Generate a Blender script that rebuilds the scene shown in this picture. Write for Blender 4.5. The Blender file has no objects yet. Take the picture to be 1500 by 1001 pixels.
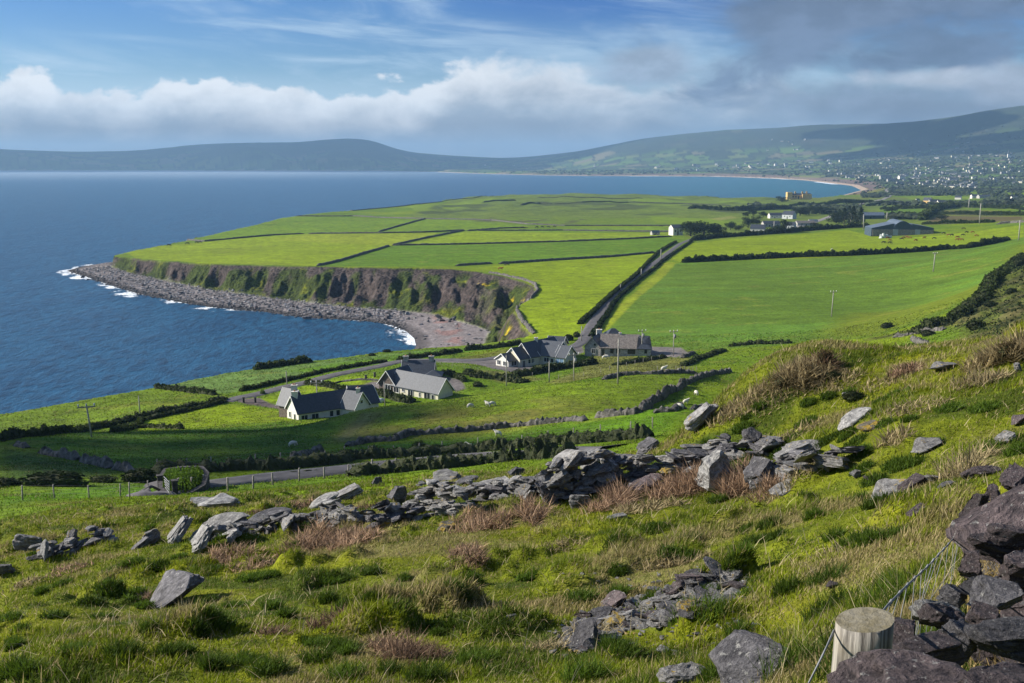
import bpy, bmesh, math, random
import numpy as np
from mathutils import Vector, Matrix
random.seed(7); RS = np.random.RandomState(7)
sc = bpy.context.scene
COL = sc.collection
# ------------------------------------------------------------------ camera model
EYE = 80.0; FP = 1500.0; PITCH = math.atan(262.5/1500)
CP, SP = math.cos(PITCH), math.sin(PITCH)
def ray(u, v):
    a = (u-750)/FP; b = (500.5-v)/FP
    return np.array([a, CP+b*SP, -SP+b*CP])
def Pz(u, v, z):
    d = ray(u, v); t = (z-EYE)/d[2]; return (d[0]*t, d[1]*t, z)
def Pr(u, v, r):
    d = ray(u, v); t = r/math.hypot(d[0], d[1]); return (d[0]*t, d[1]*t, EYE+d[2]*t)
def Hd(u, r, z):
    k = (u-750)/FP; x = 0.0
    for _ in range(8):
        y = math.sqrt(max(r*r-x*x, 1e-6)); x = k*(y*CP+(EYE-z)*SP)
    return (x, math.sqrt(max(r*r-x*x, 1e-6)), z)
# ------------------------------------------------------------------ noise
_TAB = RS.rand(512*512).astype(np.float32)
def _h(ix, iy, s):
    return _TAB[(((ix+s*131) & 511) << 9)+((iy+s*57) & 511)]
def vn(x, y, s=0):
    x = np.asarray(x, np.float64); y = np.asarray(y, np.float64)
    fx, fy = np.floor(x), np.floor(y); ix, iy = fx.astype(np.int32), fy.astype(np.int32)
    a, b = (x-fx).astype(np.float32), (y-fy).astype(np.float32); a = a*a*(3-2*a); b = b*b*(3-2*b)
    x0 = ((ix+s*131) & 511) << 9; x1 = ((ix+1+s*131) & 511) << 9; y0 = (iy+s*57) & 511; y1 = (iy+1+s*57) & 511
    p = _TAB[x0+y0]; q = _TAB[x0+y1]; p = p+(_TAB[x1+y0]-p)*a; q = q+(_TAB[x1+y1]-q)*a
    return (p+(q-p)*b)*2-1
def fbm(x, y, s=0, o=4, g=0.5):
    t = 0; am = 1; n = 0
    for i in range(o):
        t = t+am*vn(x*2.03**i+17*i, y*2.03**i-9*i, s+i); n += am; am *= g
    return t/n
def sst(a, b, x):
    t = np.clip((x-a)/(b-a), 0, 1); return t*t*(3-2*t)
# ------------------------------------------------------------------ coast lines
NEARTOP = [(0,607,18),(100,590,18),(200,572,18.5),(260,560,19),(330,546,19),(395,537,19.5),(450,530,19.5),(510,522,20),(570,515,20),(640,509,20),(700,504,20)]
OUT = [(165,375,10.5),(200,366,10),(232,361,9.5),(270,353,9.5),(300,346,9.5),(345,336,9.5),(380,328,9.5),(413,319,9.5),(500,309,9.5),(583,302,9.5),(650,294,9.5),(700,288,9.5),(765,284.5,9.5),(850,284,9),(950,286,9),(1050,289,8.5),(1130,291,8.5),(1190,290,8)]
def near_off(k):
    o = []
    for u, v, z in NEARTOP:
        p = Pz(u, v, z); r = math.hypot(p[0], p[1]); s = (r+k)/r
        o.append((p[0]*s*(1+0.0), p[1]*s))
    return o
def out_off(k):
    o = []
    for i, (u, v, z) in enumerate(OUT):
        p = Pz(u, v, z); r = math.hypot(p[0], p[1])
        # push away from the view ray and to the left
        o.append((p[0]-k*0.75, p[1]+k*0.66))
    return o
P2 = lambda *a: Pz(*a)[:2]
H2 = lambda u, r: Hd(u, r, 0)[:2]
START = [(-1400, -60)]
FARW = [(1225,289),(1262,279),(1248,272.5),(1215,268.5),(1180,264.5),(1140,262),(1100,260.5),(1050,259),(960,258.3),(860,258),(800,257.2),(700,254.6),(640,252.2),(560,250.5),(300,250),(0,250),(-300,250)]
def far_line(k, z=0):
    o = []
    for u, v in FARW:
        w = Pz(u, v, 0); r = math.hypot(w[0], w[1]); kk = k*(r/5000)
        if v > 268: 
            o.append((w[0]+kk*0.9, w[1]+kk*0.35))
        else: o.append((w[0]*(1+kk/r), w[1]*(1+kk/r)))
    return o
END = [(-26000, 9000), (-26000, 30000), (30000, 30000), (30000, -20000), (-1400, -20000)]
WATER = START+[(-300,170)]+near_off(26)[:9]+[H2(560,395),H2(596,418)]+[P2(u,v,0) for u,v in
   [(610,507),(607,496),(596,486),(578,478),(556,473),(530,470),(480,467),(450,466),(415,461),(380,456),(350,454),(320,451),(280,446),(240,438),(205,431),(180,424),(150,414),(125,405),(98,397),(118,391),(150,386)]]+out_off(16)[1:]+far_line(0)+END
BASE = START+[(-296,160)]+near_off(15)[:10]+[H2(690,362),H2(703,400),H2(708,430)]+[P2(u,v,3) for u,v in
   [(717,485),(698,477),(671,471),(634,460),(578,454),(503,449),(450,443),(400,437),(350,430),(300,423),(250,413),(200,402),(178,396),(163,391)]]+out_off(7)[1:]+far_line(40)+END
TOPV = [(768,494,21.5),(783,489,21.5),(768,473,21.5),(757,456,21.3),(762,446,21.2),(778,438,21.1),(786,426,21),(784,417,21),(765,411,20.8),(740,405,20.6),(700,398,20.5),(660,394,20.2),(600,392.5,20),(560,392,19.8),(500,391,19),(450,390,18.3),(400,389,17.5),(350,388,16.6),(300,386,15.6),(260,383,14.4),(230,381,13),(200,378,11.6)]
TOP = START+[(-290,150)]+near_off(0)+[P2(*p) for p in TOPV]+out_off(0)+far_line(160)+END
def sdf(poly, x, y):
    P = np.array(poly); d = np.full(x.shape, 1e18); ins = np.zeros(x.shape, bool)
    for i in range(len(P)):
        a, b = P[i], P[(i+1) % len(P)]; ab = b-a; L = ab@ab
        t = np.clip(((x-a[0])*ab[0]+(y-a[1])*ab[1])/L, 0, 1)
        d = np.minimum(d, (x-a[0]-t*ab[0])**2+(y-a[1]-t*ab[1])**2)
        if a[1] != b[1]:
            c = ((a[1] > y) != (b[1] > y)) & (x < (b[0]-a[0])*(y-a[1])/(b[1]-a[1])+a[0])
            ins ^= c
    return np.where(ins, 1, -1)*np.sqrt(d)
# ------------------------------------------------------------------ height controls
CT = []
for a in [(0,1000,13),(400,1000,10.5),(750,1000,9),(1000,1000,7.5),(1200,1000,5.2),
 (0,900,21),(200,900,20),(500,870,19),(750,850,18),(950,880,14.5),(1100,970,9.5),(1050,800,18),(1200,870,11),(1300,780,13.5),(1400,850,6.5),
 (1400,700,17),(1500,620,22),(1480,512,38),(1300,600,25),(1310,530,37),(1400,560,30),(1200,522,42),(1120,560,39),(1040,605,36),(1000,660,30),(1080,720,25),(1200,720,21.5),
 (850,705,30.5),(650,742,31.5),(450,780,33),(300,792,34.5),(100,815,36),(0,835,36),
 (0,775,47),(200,752,50),(400,735,50),(560,718,58),(100,732,84),(250,722,92),(400,706,101),(550,688,108),(0,735,80),
 (700,676,108),(800,668,105),(900,655,102),(950,648,96),(650,690,70),
 (0,690,112),(200,662,150),(0,642,165),(300,640,166),(300,668,140),(100,680,125),(200,694,108),(400,684,112),(500,672,122),(400,650,150),
 (500,640,158),(700,640,142),(700,600,165),(700,580,184),(600,592,184),(530,601,184),(600,640,145),(450,622,190),
 (900,562,182),(800,566,184),(1000,545,212),(1000,575,172),(900,600,152),(960,625,125),(850,635,128),(1000,600,140)]:
    CT.append(Pr(*a))
for a in [(1000,660,30)]: pass
for a in NEARTOP+OUT+TOPV: CT.append(Pz(*a))
for a in [(420,612,26),(340,612,24.5),(300,600,24),(200,600,22),(100,620,21.5),(480,570,24),(560,560,25),(610,575,25),(660,575,26),(450,548,21),(600,530,22),
 (790,535,24),(740,530,23.5),(860,530,25),(905,518,24.5),(990,515,25),(850,545,28),(900,545,30),(700,540,25),(850,495,23.5),
 (1000,505,25),(1100,515,28),(1200,508,30),(1300,498,34),(1000,385,22),(900,440,23.5),(1100,440,25),(1200,470,27.5),(1200,400,24.5),(1218,464,27.5),
 (1400,370,30),(1500,354,41),(1400,430,31.5),(1300,460,29.5),(1500,400,47),(1500,450,50),(1500,488,55),(1400,480,41),(1450,410,38),
 (1470,364,36),(1250,370,26),(1100,357,20.5),(1330,345,22),(1450,345,27),(1500,334,31),(970,356,18.5),(900,400,20.5),(500,388,18),(300,378,14),(700,365,16.5),(600,372,17),(600,340,13.5),(450,345,12),(800,345,14.5),
 (700,320,12),(900,325,13),(850,300,10.5),(1000,335,15),(1000,310,12),(1150,315,14),(1150,335,18),(1250,310,13.5),(1250,335,20),(1400,310,18),(1500,312,22),
 (1350,296,12),(1450,296,14),(1500,290,15),(1200,295,10)]:
    CT.append(Pz(*a))
for a in [(-200,40,64),(-400,100,50),(-400,170,36),(-500,12,71),(-500,30,64),(1200,60,66),(1200,110,51.5),(1200,190,40),(1200,250,32),(1380,60,68),(1400,110,58),(1400,180,48),(1050,60,64.5),(1050,100,54),(1060,150,42),(1080,210,35),
 (850,45,66.4),(850,60,61.6),(850,80,55.6),(700,48,64.6),(700,75,56),(1000,36,70.2),(1000,46,67.2),(1000,62,62.5),(1000,85,56.5),(930,50,65.4),(930,70,59.5),(600,42,66),(530,215,26.5),(600,212,27.5),(680,215,28.5),(760,230,28),
 (1700,30,76),(1700,60,74),(1700,120,66),(1700,250,58),(1700,500,50),(1750,900,50),
 (1500,3000,18),(1400,3000,14),(1300,2700,8),(1300,3300,8),(1400,4000,22),(1500,4000,30),(1300,4500,20),(1200,4600,14),(1200,5600,30),(1100,6000,22),(1000,6600,20),(1300,5600,52),(1400,5200,60),(1500,5000,72),
 (1300,6800,100),(1450,6300,130),(1150,7000,60),(1000,7500,30),(850,7500,22),(850,9000,40),(700,8800,20),(1700,4000,60),(1700,7000,260),
 (600,11000,30),(450,11200,40),(300,11000,30),(100,11000,25),(-100,11000,25),(-400,11500,60)]:
    CT.append(Hd(*a))
SKYL = [(-300,219,12500),(0,221,12500),(90,225,12800),(170,227,12800),(215,225,12800),(260,217,13000),(330,210,13000),(400,208,13000),(470,205,13000),(525,203.5,13000),(548,208,13000),(588,223,13000),(640,229,13200),(700,231,13200),(780,229,12500),(830,225,11800),(870,219,11000),(920,208,10500),(980,199,10300),(1040,193,10000),(1120,190,9800),(1200,184,9500),(1290,182,9000),(1350,178,8600),(1420,167,8200),(1500,156,8000),(1700,140,8000)]
for u, v, r in SKYL:
    CT.append(Pr(u, v, r)); p = Pr(u, v, r); CT.append((p[0]*1.35, p[1]*1.35, 60))
    if v < 215: CT.append(Pr(u, 238-(238-v)*0.42, r*0.86))
for u in (-100, 250, 600): CT += [Hd(u, 1400, 9), Hd(u, 3000, 9), Hd(u, 6500, 9)]
CT += [Hd(850,3500,9), Hd(850,5000,9), Hd(1100,3000,9), Hd(1150,4000,9), Hd(0,700,12), Hd(-200,400,16), Hd(300,400,18)]
CT += [(0,0,78.3),(2,-1,78.6),(-2,-1,77.6),(0,-6,80.5),(0,-40,92),(0,-400,160),(-60,0,52),(-200,0,24),(60,0,88),(300,0,120),(-6,0.5,75.8),(6,0.5,80.2),(3,1.5,78.6),(1.2,2.0,77.9),(0,2,77.4),(-20,3,68),(1000,0,180),(0,-3000,300),(3000,-500,300),(3000,2000,120)]
CT = np.array(CT)
RM = 3.0
def uvw(x, y):
    r = np.hypot(x, y); return np.stack([np.arctan2(x, y)*1.25, np.log(r+RM)], -1)
_cu = uvw(CT[:, 0], CT[:, 1])
def _phi(d2): return np.sqrt(d2+0.0025)
_A = _phi(((_cu[:, None]-_cu[None])**2).sum(-1)); _n = len(CT)
_M = np.zeros((_n+3, _n+3)); _M[:_n, :_n] = _A-np.eye(_n)*0.0006
_Pm = np.c_[np.ones(_n), _cu]; _M[:_n, _n:] = _Pm; _M[_n:, :_n] = _Pm.T
_w = np.linalg.solve(_M, np.r_[(CT[:, 2]-EYE)/(np.hypot(CT[:, 0], CT[:, 1])+6), 0, 0, 0])
def baseH(x, y):
    q = uvw(x, y); sh = q.shape[:-1]; q = q.reshape(-1, 2); out = np.empty(len(q))
    for i in range(0, len(q), 60000):
        s = q[i:i+60000]; d = (s[:, None, 0]-_cu[None, :, 0])**2+(s[:, None, 1]-_cu[None, :, 1])**2
        out[i:i+60000] = _phi(d)@_w[:_n]+_w[_n]+s@_w[_n+1:]
    return EYE+out.reshape(sh)*(np.hypot(x, y)+6)
# ------------------------------------------------------------------ polar terrain grid
_side = 0.56+np.cumsum(np.linspace(0.004, 0.09, 56)); _side = _side*(1+0*_side)
_side = 0.56+(_side-0.56)/(_side[-1]-0.56)*(math.pi-0.56)
AZ = np.r_[-_side[::-1][0:], np.arange(-0.56, 0.5601, 0.00112), _side[:-1], ]
AZ = AZ[np.argsort(AZ)]; NC = len(AZ)
LR = np.r_[np.arange(math.log(0.3), math.log(4), 0.05), np.arange(math.log(4), math.log(100), 0.0065),
           np.arange(math.log(100), math.log(330), 0.0042), np.arange(math.log(330), math.log(850), 0.0026), np.arange(math.log(850), math.log(3000), 0.0062),
           np.arange(math.log(3000), math.log(19000), 0.0095)]
NR = len(LR)
GX = np.exp(LR)[:, None]*np.sin(AZ)[None]; GY = np.exp(LR)[:, None]*np.cos(AZ)[None]; GR = np.exp(LR)[:, None]+0*GX
GZ = baseH(GX, GY)
GZ = np.where(GR > 4500, np.maximum(GZ, 9+4*fbm(GX/400, GY/400, 3)), GZ)
# coast profile
_m = (GR > 120) & (GR < 14000)
DW = np.full(GX.shape, 300.0); DB = DW.copy(); DT = DW.copy()
DW[_m] = sdf(WATER, GX[_m], GY[_m]); DB[_m] = sdf(BASE, GX[_m], GY[_m]); DT[_m] = sdf(TOP, GX[_m], GY[_m])
_near = GR < 1300
gul = (fbm(GX/22, GY/70, 11, 3)+0.7*fbm(GX/8, GY/30, 15, 3))
DTn = DT+np.where(_near, 2.2*fbm(GX/14, GY/14, 21, 3), 0)
DBn = DB+np.where(_near, 13*gul*sst(-2, 6, DB)*sst(2, -12, DTn), 0)
s_b = np.clip(DW/(np.abs(DW)+np.abs(DB)+1e-6), 0, 1); s_c = np.clip(DBn/(np.abs(DBn)+np.abs(DTn)+1e-6), 0, 1)
prof = 0.55*s_c+0.25*s_c**3+0.20*sst(0.35, 0.75, s_c+0.25*gul)
zb = 3.0*s_b**0.8*(1+0.18*fbm(GX/5, GY/5, 33, 3)*_near)
zc = 3.0+(GZ-3.0)*prof+np.where(_near, (2.6*fbm(GX/5, GY/16, 41, 4)+4.0*gul)*np.clip(4*s_c*(1-s_c), 0, 1), 0)
H = np.where(DT > 0, GZ, np.where(DB > 0, zc, np.where(DW > 0, zb, np.maximum(-6, DW*0.10))))
H = np.where((DTn <= 0) & (DT > 0) & _near & (DT < 6), np.minimum(H, GZ-1.2*np.clip(-DTn, 0, 2)), H)
CLIFF = np.where(_near, sst(0.5, -1.5, DTn)*sst(-1, 1, DB), sst(0, -20, DT)*sst(-1, 5, DB)); BEACH = sst(1, -1, DB)
inland = np.where(DT > 0, 1.0, 0.0)
# relief
n1 = fbm(GX/9, GY/9, 51, 4); n2 = fbm(GX/1.6, GY/1.6, 61, 4); n3 = fbm(GX/0.45, GY/0.45, 71, 3)
TUS = np.clip(fbm(GX/1.1+3, GY/1.1, 81, 3)*2.2-0.25, 0, 1)            # tussock field
fgm = sst(75, 48, GR)
H = H+fgm*inland*(0.18*n1*sst(8, 20, GR)+0.09*n2+0.015*n3+0.32*TUS*sst(5, 9, GR)*sst(-0.2, 0.3, fbm(GX/7, GY/7, 91, 2)+0.15-0.02*GX))
H = H+inland*(sst(50, 80, GR)*sst(700, 300, GR)*(0.10*fbm(GX/3, GY/3, 101, 4)+0.25*fbm(GX/14, GY/14, 111, 3)))
H = H+inland*sst(1200, 1700, GR)*(1-sst(2600, 3000, GR))*np.clip(fbm(GX/70, GY/110, 121, 3), -.2, 1)*5
H = H+inland*sst(5500, 9000, GR)*fbm(GX/1400, GY/1400, 131, 5)*np.clip(GZ-20, 0, 300)*0.10
def gauss_px(u, v, sr, sz, sx=None):
    """raise a real mound at the hillside spot seen at (u, v)"""
    global H
    p = gp(u, v); a = (GX-p[0])/(sx or sr); b = (GY-p[1])/sr
    H = H+sz*np.exp(-(a*a+b*b))
def gsample(A, x, y):
    r = math.hypot(x, y); i = np.interp(math.log(max(r, .31)), LR, np.arange(NR)); j = np.interp(math.atan2(x, y), AZ, np.arange(NC))
    i0, j0 = int(min(i, NR-2)), int(min(j, NC-2)); a, b = i-i0, j-j0
    return float((A[i0, j0]*(1-b)+A[i0, j0+1]*b)*(1-a)+(A[i0+1, j0]*(1-b)+A[i0+1, j0+1]*b)*a)
def gz(x, y): return gsample(H, x, y)
_rr = np.exp(LR)
def gp(u, v, rmin=3.0):
    """the ground point one sees at photo position (u, v)"""
    d = ray(u, v); hd = math.hypot(d[0], d[1]); az = math.atan2(d[0], d[1]); j = np.interp(az, AZ, np.arange(NC)); j0 = int(j); b = j-j0
    prof_ = H[:, j0]*(1-b)+H[:, j0+1]*b; line = EYE+_rr*d[2]/hd
    g = np.maximum(prof_, 0)-line; k = np.where((g > 0) & (_rr > rmin))[0]
    if len(k) == 0: i = NR-1; r = _rr[i]
    else:
        i = k[0]; f = g[i-1]/(g[i-1]-g[i]) if i > 0 and g[i-1] < 0 else 0.0; r = _rr[i-1]+(_rr[i]-_rr[i-1])*f if i > 0 else _rr[0]
    return (r*math.sin(az), r*math.cos(az), EYE+r*d[2]/hd)
def gpl(L, rmin=3.0): return [gp(u, v, rmin) for u, v in L]
# ------------------------------------------------------------------ mounds of the near hillside
for a in [(1190,548,2.4,.85),(1140,570,2.4,0.75),(1090,592,2.0,0.6),(1330,540,2.5,0.4),(1250,560,2.0,0.3),(1475,525,2.0,0.6),(1420,545,2.2,0.4),
          (600,560,22,1.4),(450,745,4,-0.3)]:
    gauss_px(*a)
# ------------------------------------------------------------------ ground colour (what grows there, with some shade painted in)
CR = np.zeros(H.shape+(3,)); 
def C3(*a): return np.array(a, float)
def mixc(m, c):
    global CR
    CR = CR*(1-m[..., None])+np.asarray(c, float)*m[..., None]
GA = C3(.150, .235, .006); GB = C3(.082, .158, .006); GCROP = C3(.075, .150, .016); ROUGH = C3(.130, .120, .030); BRN = C3(.120, .075, .040); DKG = C3(.035, .055, .012)
big = fbm(GX/45, GY/45, 201, 4); mid = fbm(GX/12, GY/12, 211, 4); fin = fbm(GX/2.5, GY/2.5, 221, 4)
strk = fbm((GX*.3+GY)/2.6, (GX-GY*.3)/45, 231, 3)
CR[:] = GB
mixc(sst(-.3, .4, big)*1.0, GA*0.85)
def cells(x, y, s, seed):
    """irregular fields: nearest of jittered seed points, its id and the gap to the next one"""
    x = x/s; y = y/s; ix, iy = np.floor(x).astype(np.int64), np.floor(y).astype(np.int64)
    d1 = np.full(x.shape, 9.0); d2 = d1.copy(); cid = np.zeros(x.shape)
    for dx in (-1, 0, 1):
        for dy in (-1, 0, 1):
            jx, jy = ix+dx, iy+dy; px = jx+_h(jx, jy, seed); py = jy+_h(jx, jy, seed+1); d = np.hypot(x-px, y-py); c = _h(jx, jy, seed+2)
            n = d < d1; d2 = np.where(n, d1, np.minimum(d2, d)); cid = np.where(n, c, cid); d1 = np.where(n, d, d1)
    return cid, d2-d1
farm = GR > 900
cid, gap = cells(GX+40*vn(GX/300, GY/300, 5), GY*0.8, 150, 301)
pal = np.array([[.060,.115,.022],[.035,.055,.020],[.110,.150,.035],[.045,.070,.025],[.080,.150,.020],[.028,.042,.018],[.150,.130,.070],[.050,.095,.020]])
fc = pal[(cid*7.99).astype(int)]
fc = np.where((gap < 0.10)[..., None], np.array([.014,.022,.010]), fc)
fm = sst(2300, 2900, GR)
CR = CR*(1-fm[..., None])+fc*fm[..., None]
hm = 1.1*sst(45, 150, GZ)*sst(4500, 6000, GR)*0.8*sst(-.3,.3,fbm(GX/500, GY/500, 311, 4)+sst(80,260,GZ)-.4)
mixc(np.clip(hm,0,1), (.026, .038, .026))  # far heath, its colour darkened as if under clouds
# links land on the headland beyond the walled fields
def poly_mask(px, soft=1.0, rmin=60, rlo=0, rhi=1e9):
    w = [gp(u, v, rmin)[:2] for u, v in px]; A = np.array(w); pad = soft*2+2
    m = (GX > A[:, 0].min()-pad) & (GX < A[:, 0].max()+pad) & (GY > A[:, 1].min()-pad) & (GY < A[:, 1].max()+pad) & (GR > rlo) & (GR < rhi)
    o = np.zeros(H.shape)
    if m.any(): o[m] = sst(-soft, soft, sdf(w, GX[m], GY[m]))
    return o
def field(px, c, soft=1.0, v=0.34, rmin=60):
    m = poly_mask(px, soft, rmin); cc = np.asarray(c)[None, None]*(1+v*(0.5*mid+0.6*big+0.8*fin+0.5*strk))[..., None]
    global CR
    CR = CR*(1-m[..., None])+cc*m[..., None]
LT = C3(.165, .255, .006)
field([(583,321),(660,292),(770,284),(900,284),(1100,289),(1190,292),(1400,300),(1500,320),(1240,335),(1014,352),(984,331),(773,329)], (.095,.150,.018), 6)
for P, c in [([(640,322),(773,318),(984,320),(1090,322),(1080,329),(984,330),(827,330),(773,328)], (.100,.170,.012)),
    ([(600,303),(700,292),(760,288),(700,300),(610,312)], (.130,.215,.012)), ([(820,300),(1000,300),(1090,305),(1000,303),(853,298)], (.135,.22,.012)),
    ([(860,288),(1000,290),(1000,292),(860,290.5)], (.14,.21,.02)), ([(930,291.5),(1090,294),(1100,297.5),(920,295)], (.120,.200,.012)),
    ([(1030,322),(1070,317),(1080,319),(1050,324)], (.20,.21,.05)), ([(950,317),(1040,321),(1090,328),(960,327)], (.12,.205,.010)),
    ([(1140,291),(1230,288),(1330,290),(1330,294),(1150,296)], (.100,.140,.020)), ([(1220,287),(1260,276),(1300,274),(1296,279),(1262,287)], (.150,.150,.025)),
    ([(1220,292),(1500,292),(1500,297),(1220,296)], (.075,.12,.02)),
    ([(1290,306),(1375,307),(1352,320),(1290,318)], (.075,.150,.012)), ([(1376,308),(1500,310),(1500,316),(1375,314)], (.095,.110,.025)),
    ([(1373,315),(1500,317),(1500,322),(1460,325),(1352,329)], (.105,.085,.035)), ([(1460,301),(1500,301),(1500,308),(1470,306)], (.06,.16,.012)),
    ([(1240,298),(1330,297),(1400,297),(1400,300),(1280,306)], (.08,.13,.02)),
    ([(1450,328),(1500,322),(1500,326),(1470,330)], (.08,.16,.012))]:
    field(P, c, 3, .1)
dn = sst(.05, .3, fbm(GX/60, GY/90, 401, 4))*poly_mask([(583,321),(650,298),(800,296),(1090,296),(1090,312),(960,316),(900,314),(780,309),(700,318)], 8)
mixc(dn*.8, (.045, .065, .018))
mixc(sst(.1, .3, fbm(GX/25, GY/25, 411, 3))*poly_mask([(600,322),(700,318),(860,321),(827,330),(773,327)], 6)*.8, (.06, .055, .035))
# walled fields of the headland
for P, c in [([(232,361),(413,319),(433,317),(623,321),(555,341),(446,343)], C3(.100,.185,.008)), ([(165,375),(232,361),(345,350),(446,343),(640,341),(570,361),(465,390),(300,386),(200,379)], C3(.160,.245,.004)),
    ([(450,344),(640,342),(600,353),(575,360),(480,356),(400,352)], C3(.175,.245,.010)),
    ([(623,321),(773,330),(733,335),(680,338),(560,341)], C3(.110,.200,.008)), ([(684,339),(984,341),(984,346),(840,353),(640,359),(600,357)], LT), ([(680,338),(733,336),(984,332),(984,340),(684,339)], C3(.12,.215,.01)),
    ([(465,390),(577,360),(733,358),(933,351),(984,348),(990,355),(960,371),(893,377),(808,382),(700,388),(600,391)], C3(.080,.168,.006)),
    ([(700,392),(808,382),(893,377),(960,371),(948,387),(909,422),(850,475),(840,497),(770,497),(757,456),(786,425),(765,411)], C3(.154,.240,.004)),
    ([(1014,356),(1080,350),(1184,342),(1240,337),(1300,350),(1477,332),(1500,330),(1500,350),(1477,352),(1364,366),(1240,375),(1000,385),(983,380)], C3(.154,.238,.004)),
    ([(975,384),(1000,386),(880,492),(864,496)], C3(.170,.235,.012))]:
    field(P, c, .8)
RF = [(990,386),(1100,381),(1240,376),(1364,368),(1477,353),(1510,345),(1510,370),(1440,430),(1360,470),(1270,496),(1200,497),(1130,508),(1000,514),(880,492)]
mRF = poly_mask(RF, 1.0)
rowsn = fbm((GX*.2+GY*.98)/3.2, (GX-GY*.2)/60, 431, 3)
_rf = C3(.082,.158,.014)[None, None]*(1+.22*fbm(GX/30, GY/12, 433, 3)+.14*rowsn)[..., None]
CR = CR*(1-mRF[..., None])+_rf*mRF[..., None]
mixc(.75*sst(.1, .5, fbm(GX/70, GY/16, 435, 3)+.1)*mRF, (.085,.190,.020))
lw = sst(0, 14, sdf([gp(u, v, 60)[:2] for u, v in [(1170,487),(1230,455),(1400,430),(1470,362),(1540,350),(1540,400),(1430,440),(1370,468),(1270,500),(1180,500)]], np.where(GR < 900, GX, 9e3), GY))
mixc(lw*mRF*.85, C3(.105,.150,.010))
# fields round the houses
field([(0,611),(100,592),(200,574),(260,571),(333,579),(333,585),(240,604),(173,621),(67,637),(0,647)], (.095,.165,.008), 1)
field([(255,560),(330,548),(450,533),(570,518),(700,507),(735,506),(699,513),(582,530),(479,546),(380,568),(330,577),(240,566)], (.100,.190,.040), 1)
field([(420,544),(640,513),(730,506),(737,509),(644,520),(582,529),(478,545)], (.085,.190,.012), 2)
field([(165,634),(208,613),(293,596),(345,592),(395,600),(418,604),(440,615),(330,622),(240,630)], (.165,.260,.006), 1)
field([(378,586),(420,572),(470,560),(520,575),(470,572),(420,588),(395,592)], (.15,.25,.006), .8)
field([(478,559),(510,552),(560,553),(562,557),(520,565)], (.155,.26,.006), .6)
field([(640,528),(700,520),(735,512),(760,512),(730,521),(690,529),(660,527)], (.110,.140,.020), 1)
field([(852,530),(880,518),(960,524),(1015,524),(1000,545),(900,552),(800,560),(850,545)], (.120,.145,.030), 1.5)
field([(680,541),(745,545),(775,550),(800,556),(740,562),(700,552)], (.12,.15,.03), 1.5)
field([(500,655),(578,647),(644,636),(839,617),(884,612),(941,600),(1020,556),(963,549),(907,551),(860,560),(740,572),(640,588),(560,600),(470,640)], (.110,.185,.008), 3)
field([(400,690),(500,658),(578,650),(748,629),(884,615),(1040,600),(955,640),(800,652),(600,664),(512,671)], (.075,.170,.006), 2)
mixc(sst(.0, .45, fbm(GX/11, GY/11, 441, 4)+.12)*poly_mask([(500,650),(530,605),(640,600),(800,585),(860,600),(800,622),(640,640)], 10)*.75, ROUGH)
mixc(.8*poly_mask([(480,640),(530,606),(560,604),(540,625),(500,648)], 3), (.16,.13,.055))
field([(0,728),(230,708),(232,722),(0,742)], (.085,.190,.008), 1)
field([(0,650),(67,640),(170,632),(230,632),(300,628),(420,618),(500,628),(440,668),(280,690),(195,690),(60,664)], (.052,.120,.006), 2)  # left fields darkened: part of the clouds' shade is painted into their green
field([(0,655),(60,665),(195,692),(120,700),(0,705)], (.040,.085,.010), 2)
mixc(.9*poly_mask([(290,657),(330,650),(360,660),(400,655),(330,672),(230,688),(160,690),(260,672)], 4), (.100,.170,.008))  # sunlit gap in that shade, painted as a lighter band
rsh = sst(.30, .5, fbm(GX/2.6, GY/2.6, 801, 4)+.25*fbm(GX/22, GY/22, 803, 3))*sst(60, 100, GR)*sst(1400, 900, GR)*(1-mRF*.8)
mixc(rsh*.38, (.060, .085, .015))
pale = sst(.34, .5, fbm(GX/14, GY/8, 805, 4))*sst(110, 150, GR)*sst(1700, 1300, GR); mixc(pale*.30, (.190, .210, .035))
# gravel yards
GRAV = C3(.125,.112,.108)
def gravel(px, c=GRAV, soft=.5): field(px, c, soft, .25)
gravel([(338,586),(380,583),(395,591),(420,597),(424,602),(400,598),(360,592)], (.13,.105,.10))
gravel([(530,566),(545,559),(562,558),(562,572),(578,578),(610,588),(600,592),(570,584),(545,575)], (.16,.14,.13))
gravel([(643,550),(676,556),(682,570),(668,574),(650,560)])
gravel([(630,531),(690,527),(745,524),(800,541),(816,538),(790,545),(771,548),(725,541),(690,533)], (.15,.135,.13))
gravel([(951,508),(997,509),(1010,518),(990,524),(950,522)], (.17,.15,.14)); gravel([(850,499),(856,516),(844,520),(835,510)])
# road side verge and rough hill
mixc(.6*sst(.0,.4,fbm(GX/5, GY/5, 451, 4))*sst(35, 45, GR)*sst(125, 110, GR)*poly_mask([(0,745),(230,728),(300,725),(560,700),(800,670),(1000,648),(1080,700),(600,800),(0,860)], 4, 20), ROUGH)
# gorse slope at the far right
gorse = poly_mask([(1500,375),(1540,350),(1700,400),(1700,560),(1540,500),(1400,478),(1330,492),(1270,498),(1380,470),(1430,440)], 3, 70)
H = H+gorse*sst(100, 130, GR)*(1.0*np.clip(fbm(GX/4, GY/4, 461, 4)+.1, 0, 1)*1.6)
mixc(gorse*.9, (.060,.080,.018)); mixc(gorse*sst(.0, .3, fbm(GX/6, GY/6, 463, 4))*.8, (.028,.034,.014)); mixc(gorse*sst(.15, .4, fbm(GX/5+9, GY/5, 465, 4))*.7, (.10,.085,.035))
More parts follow.
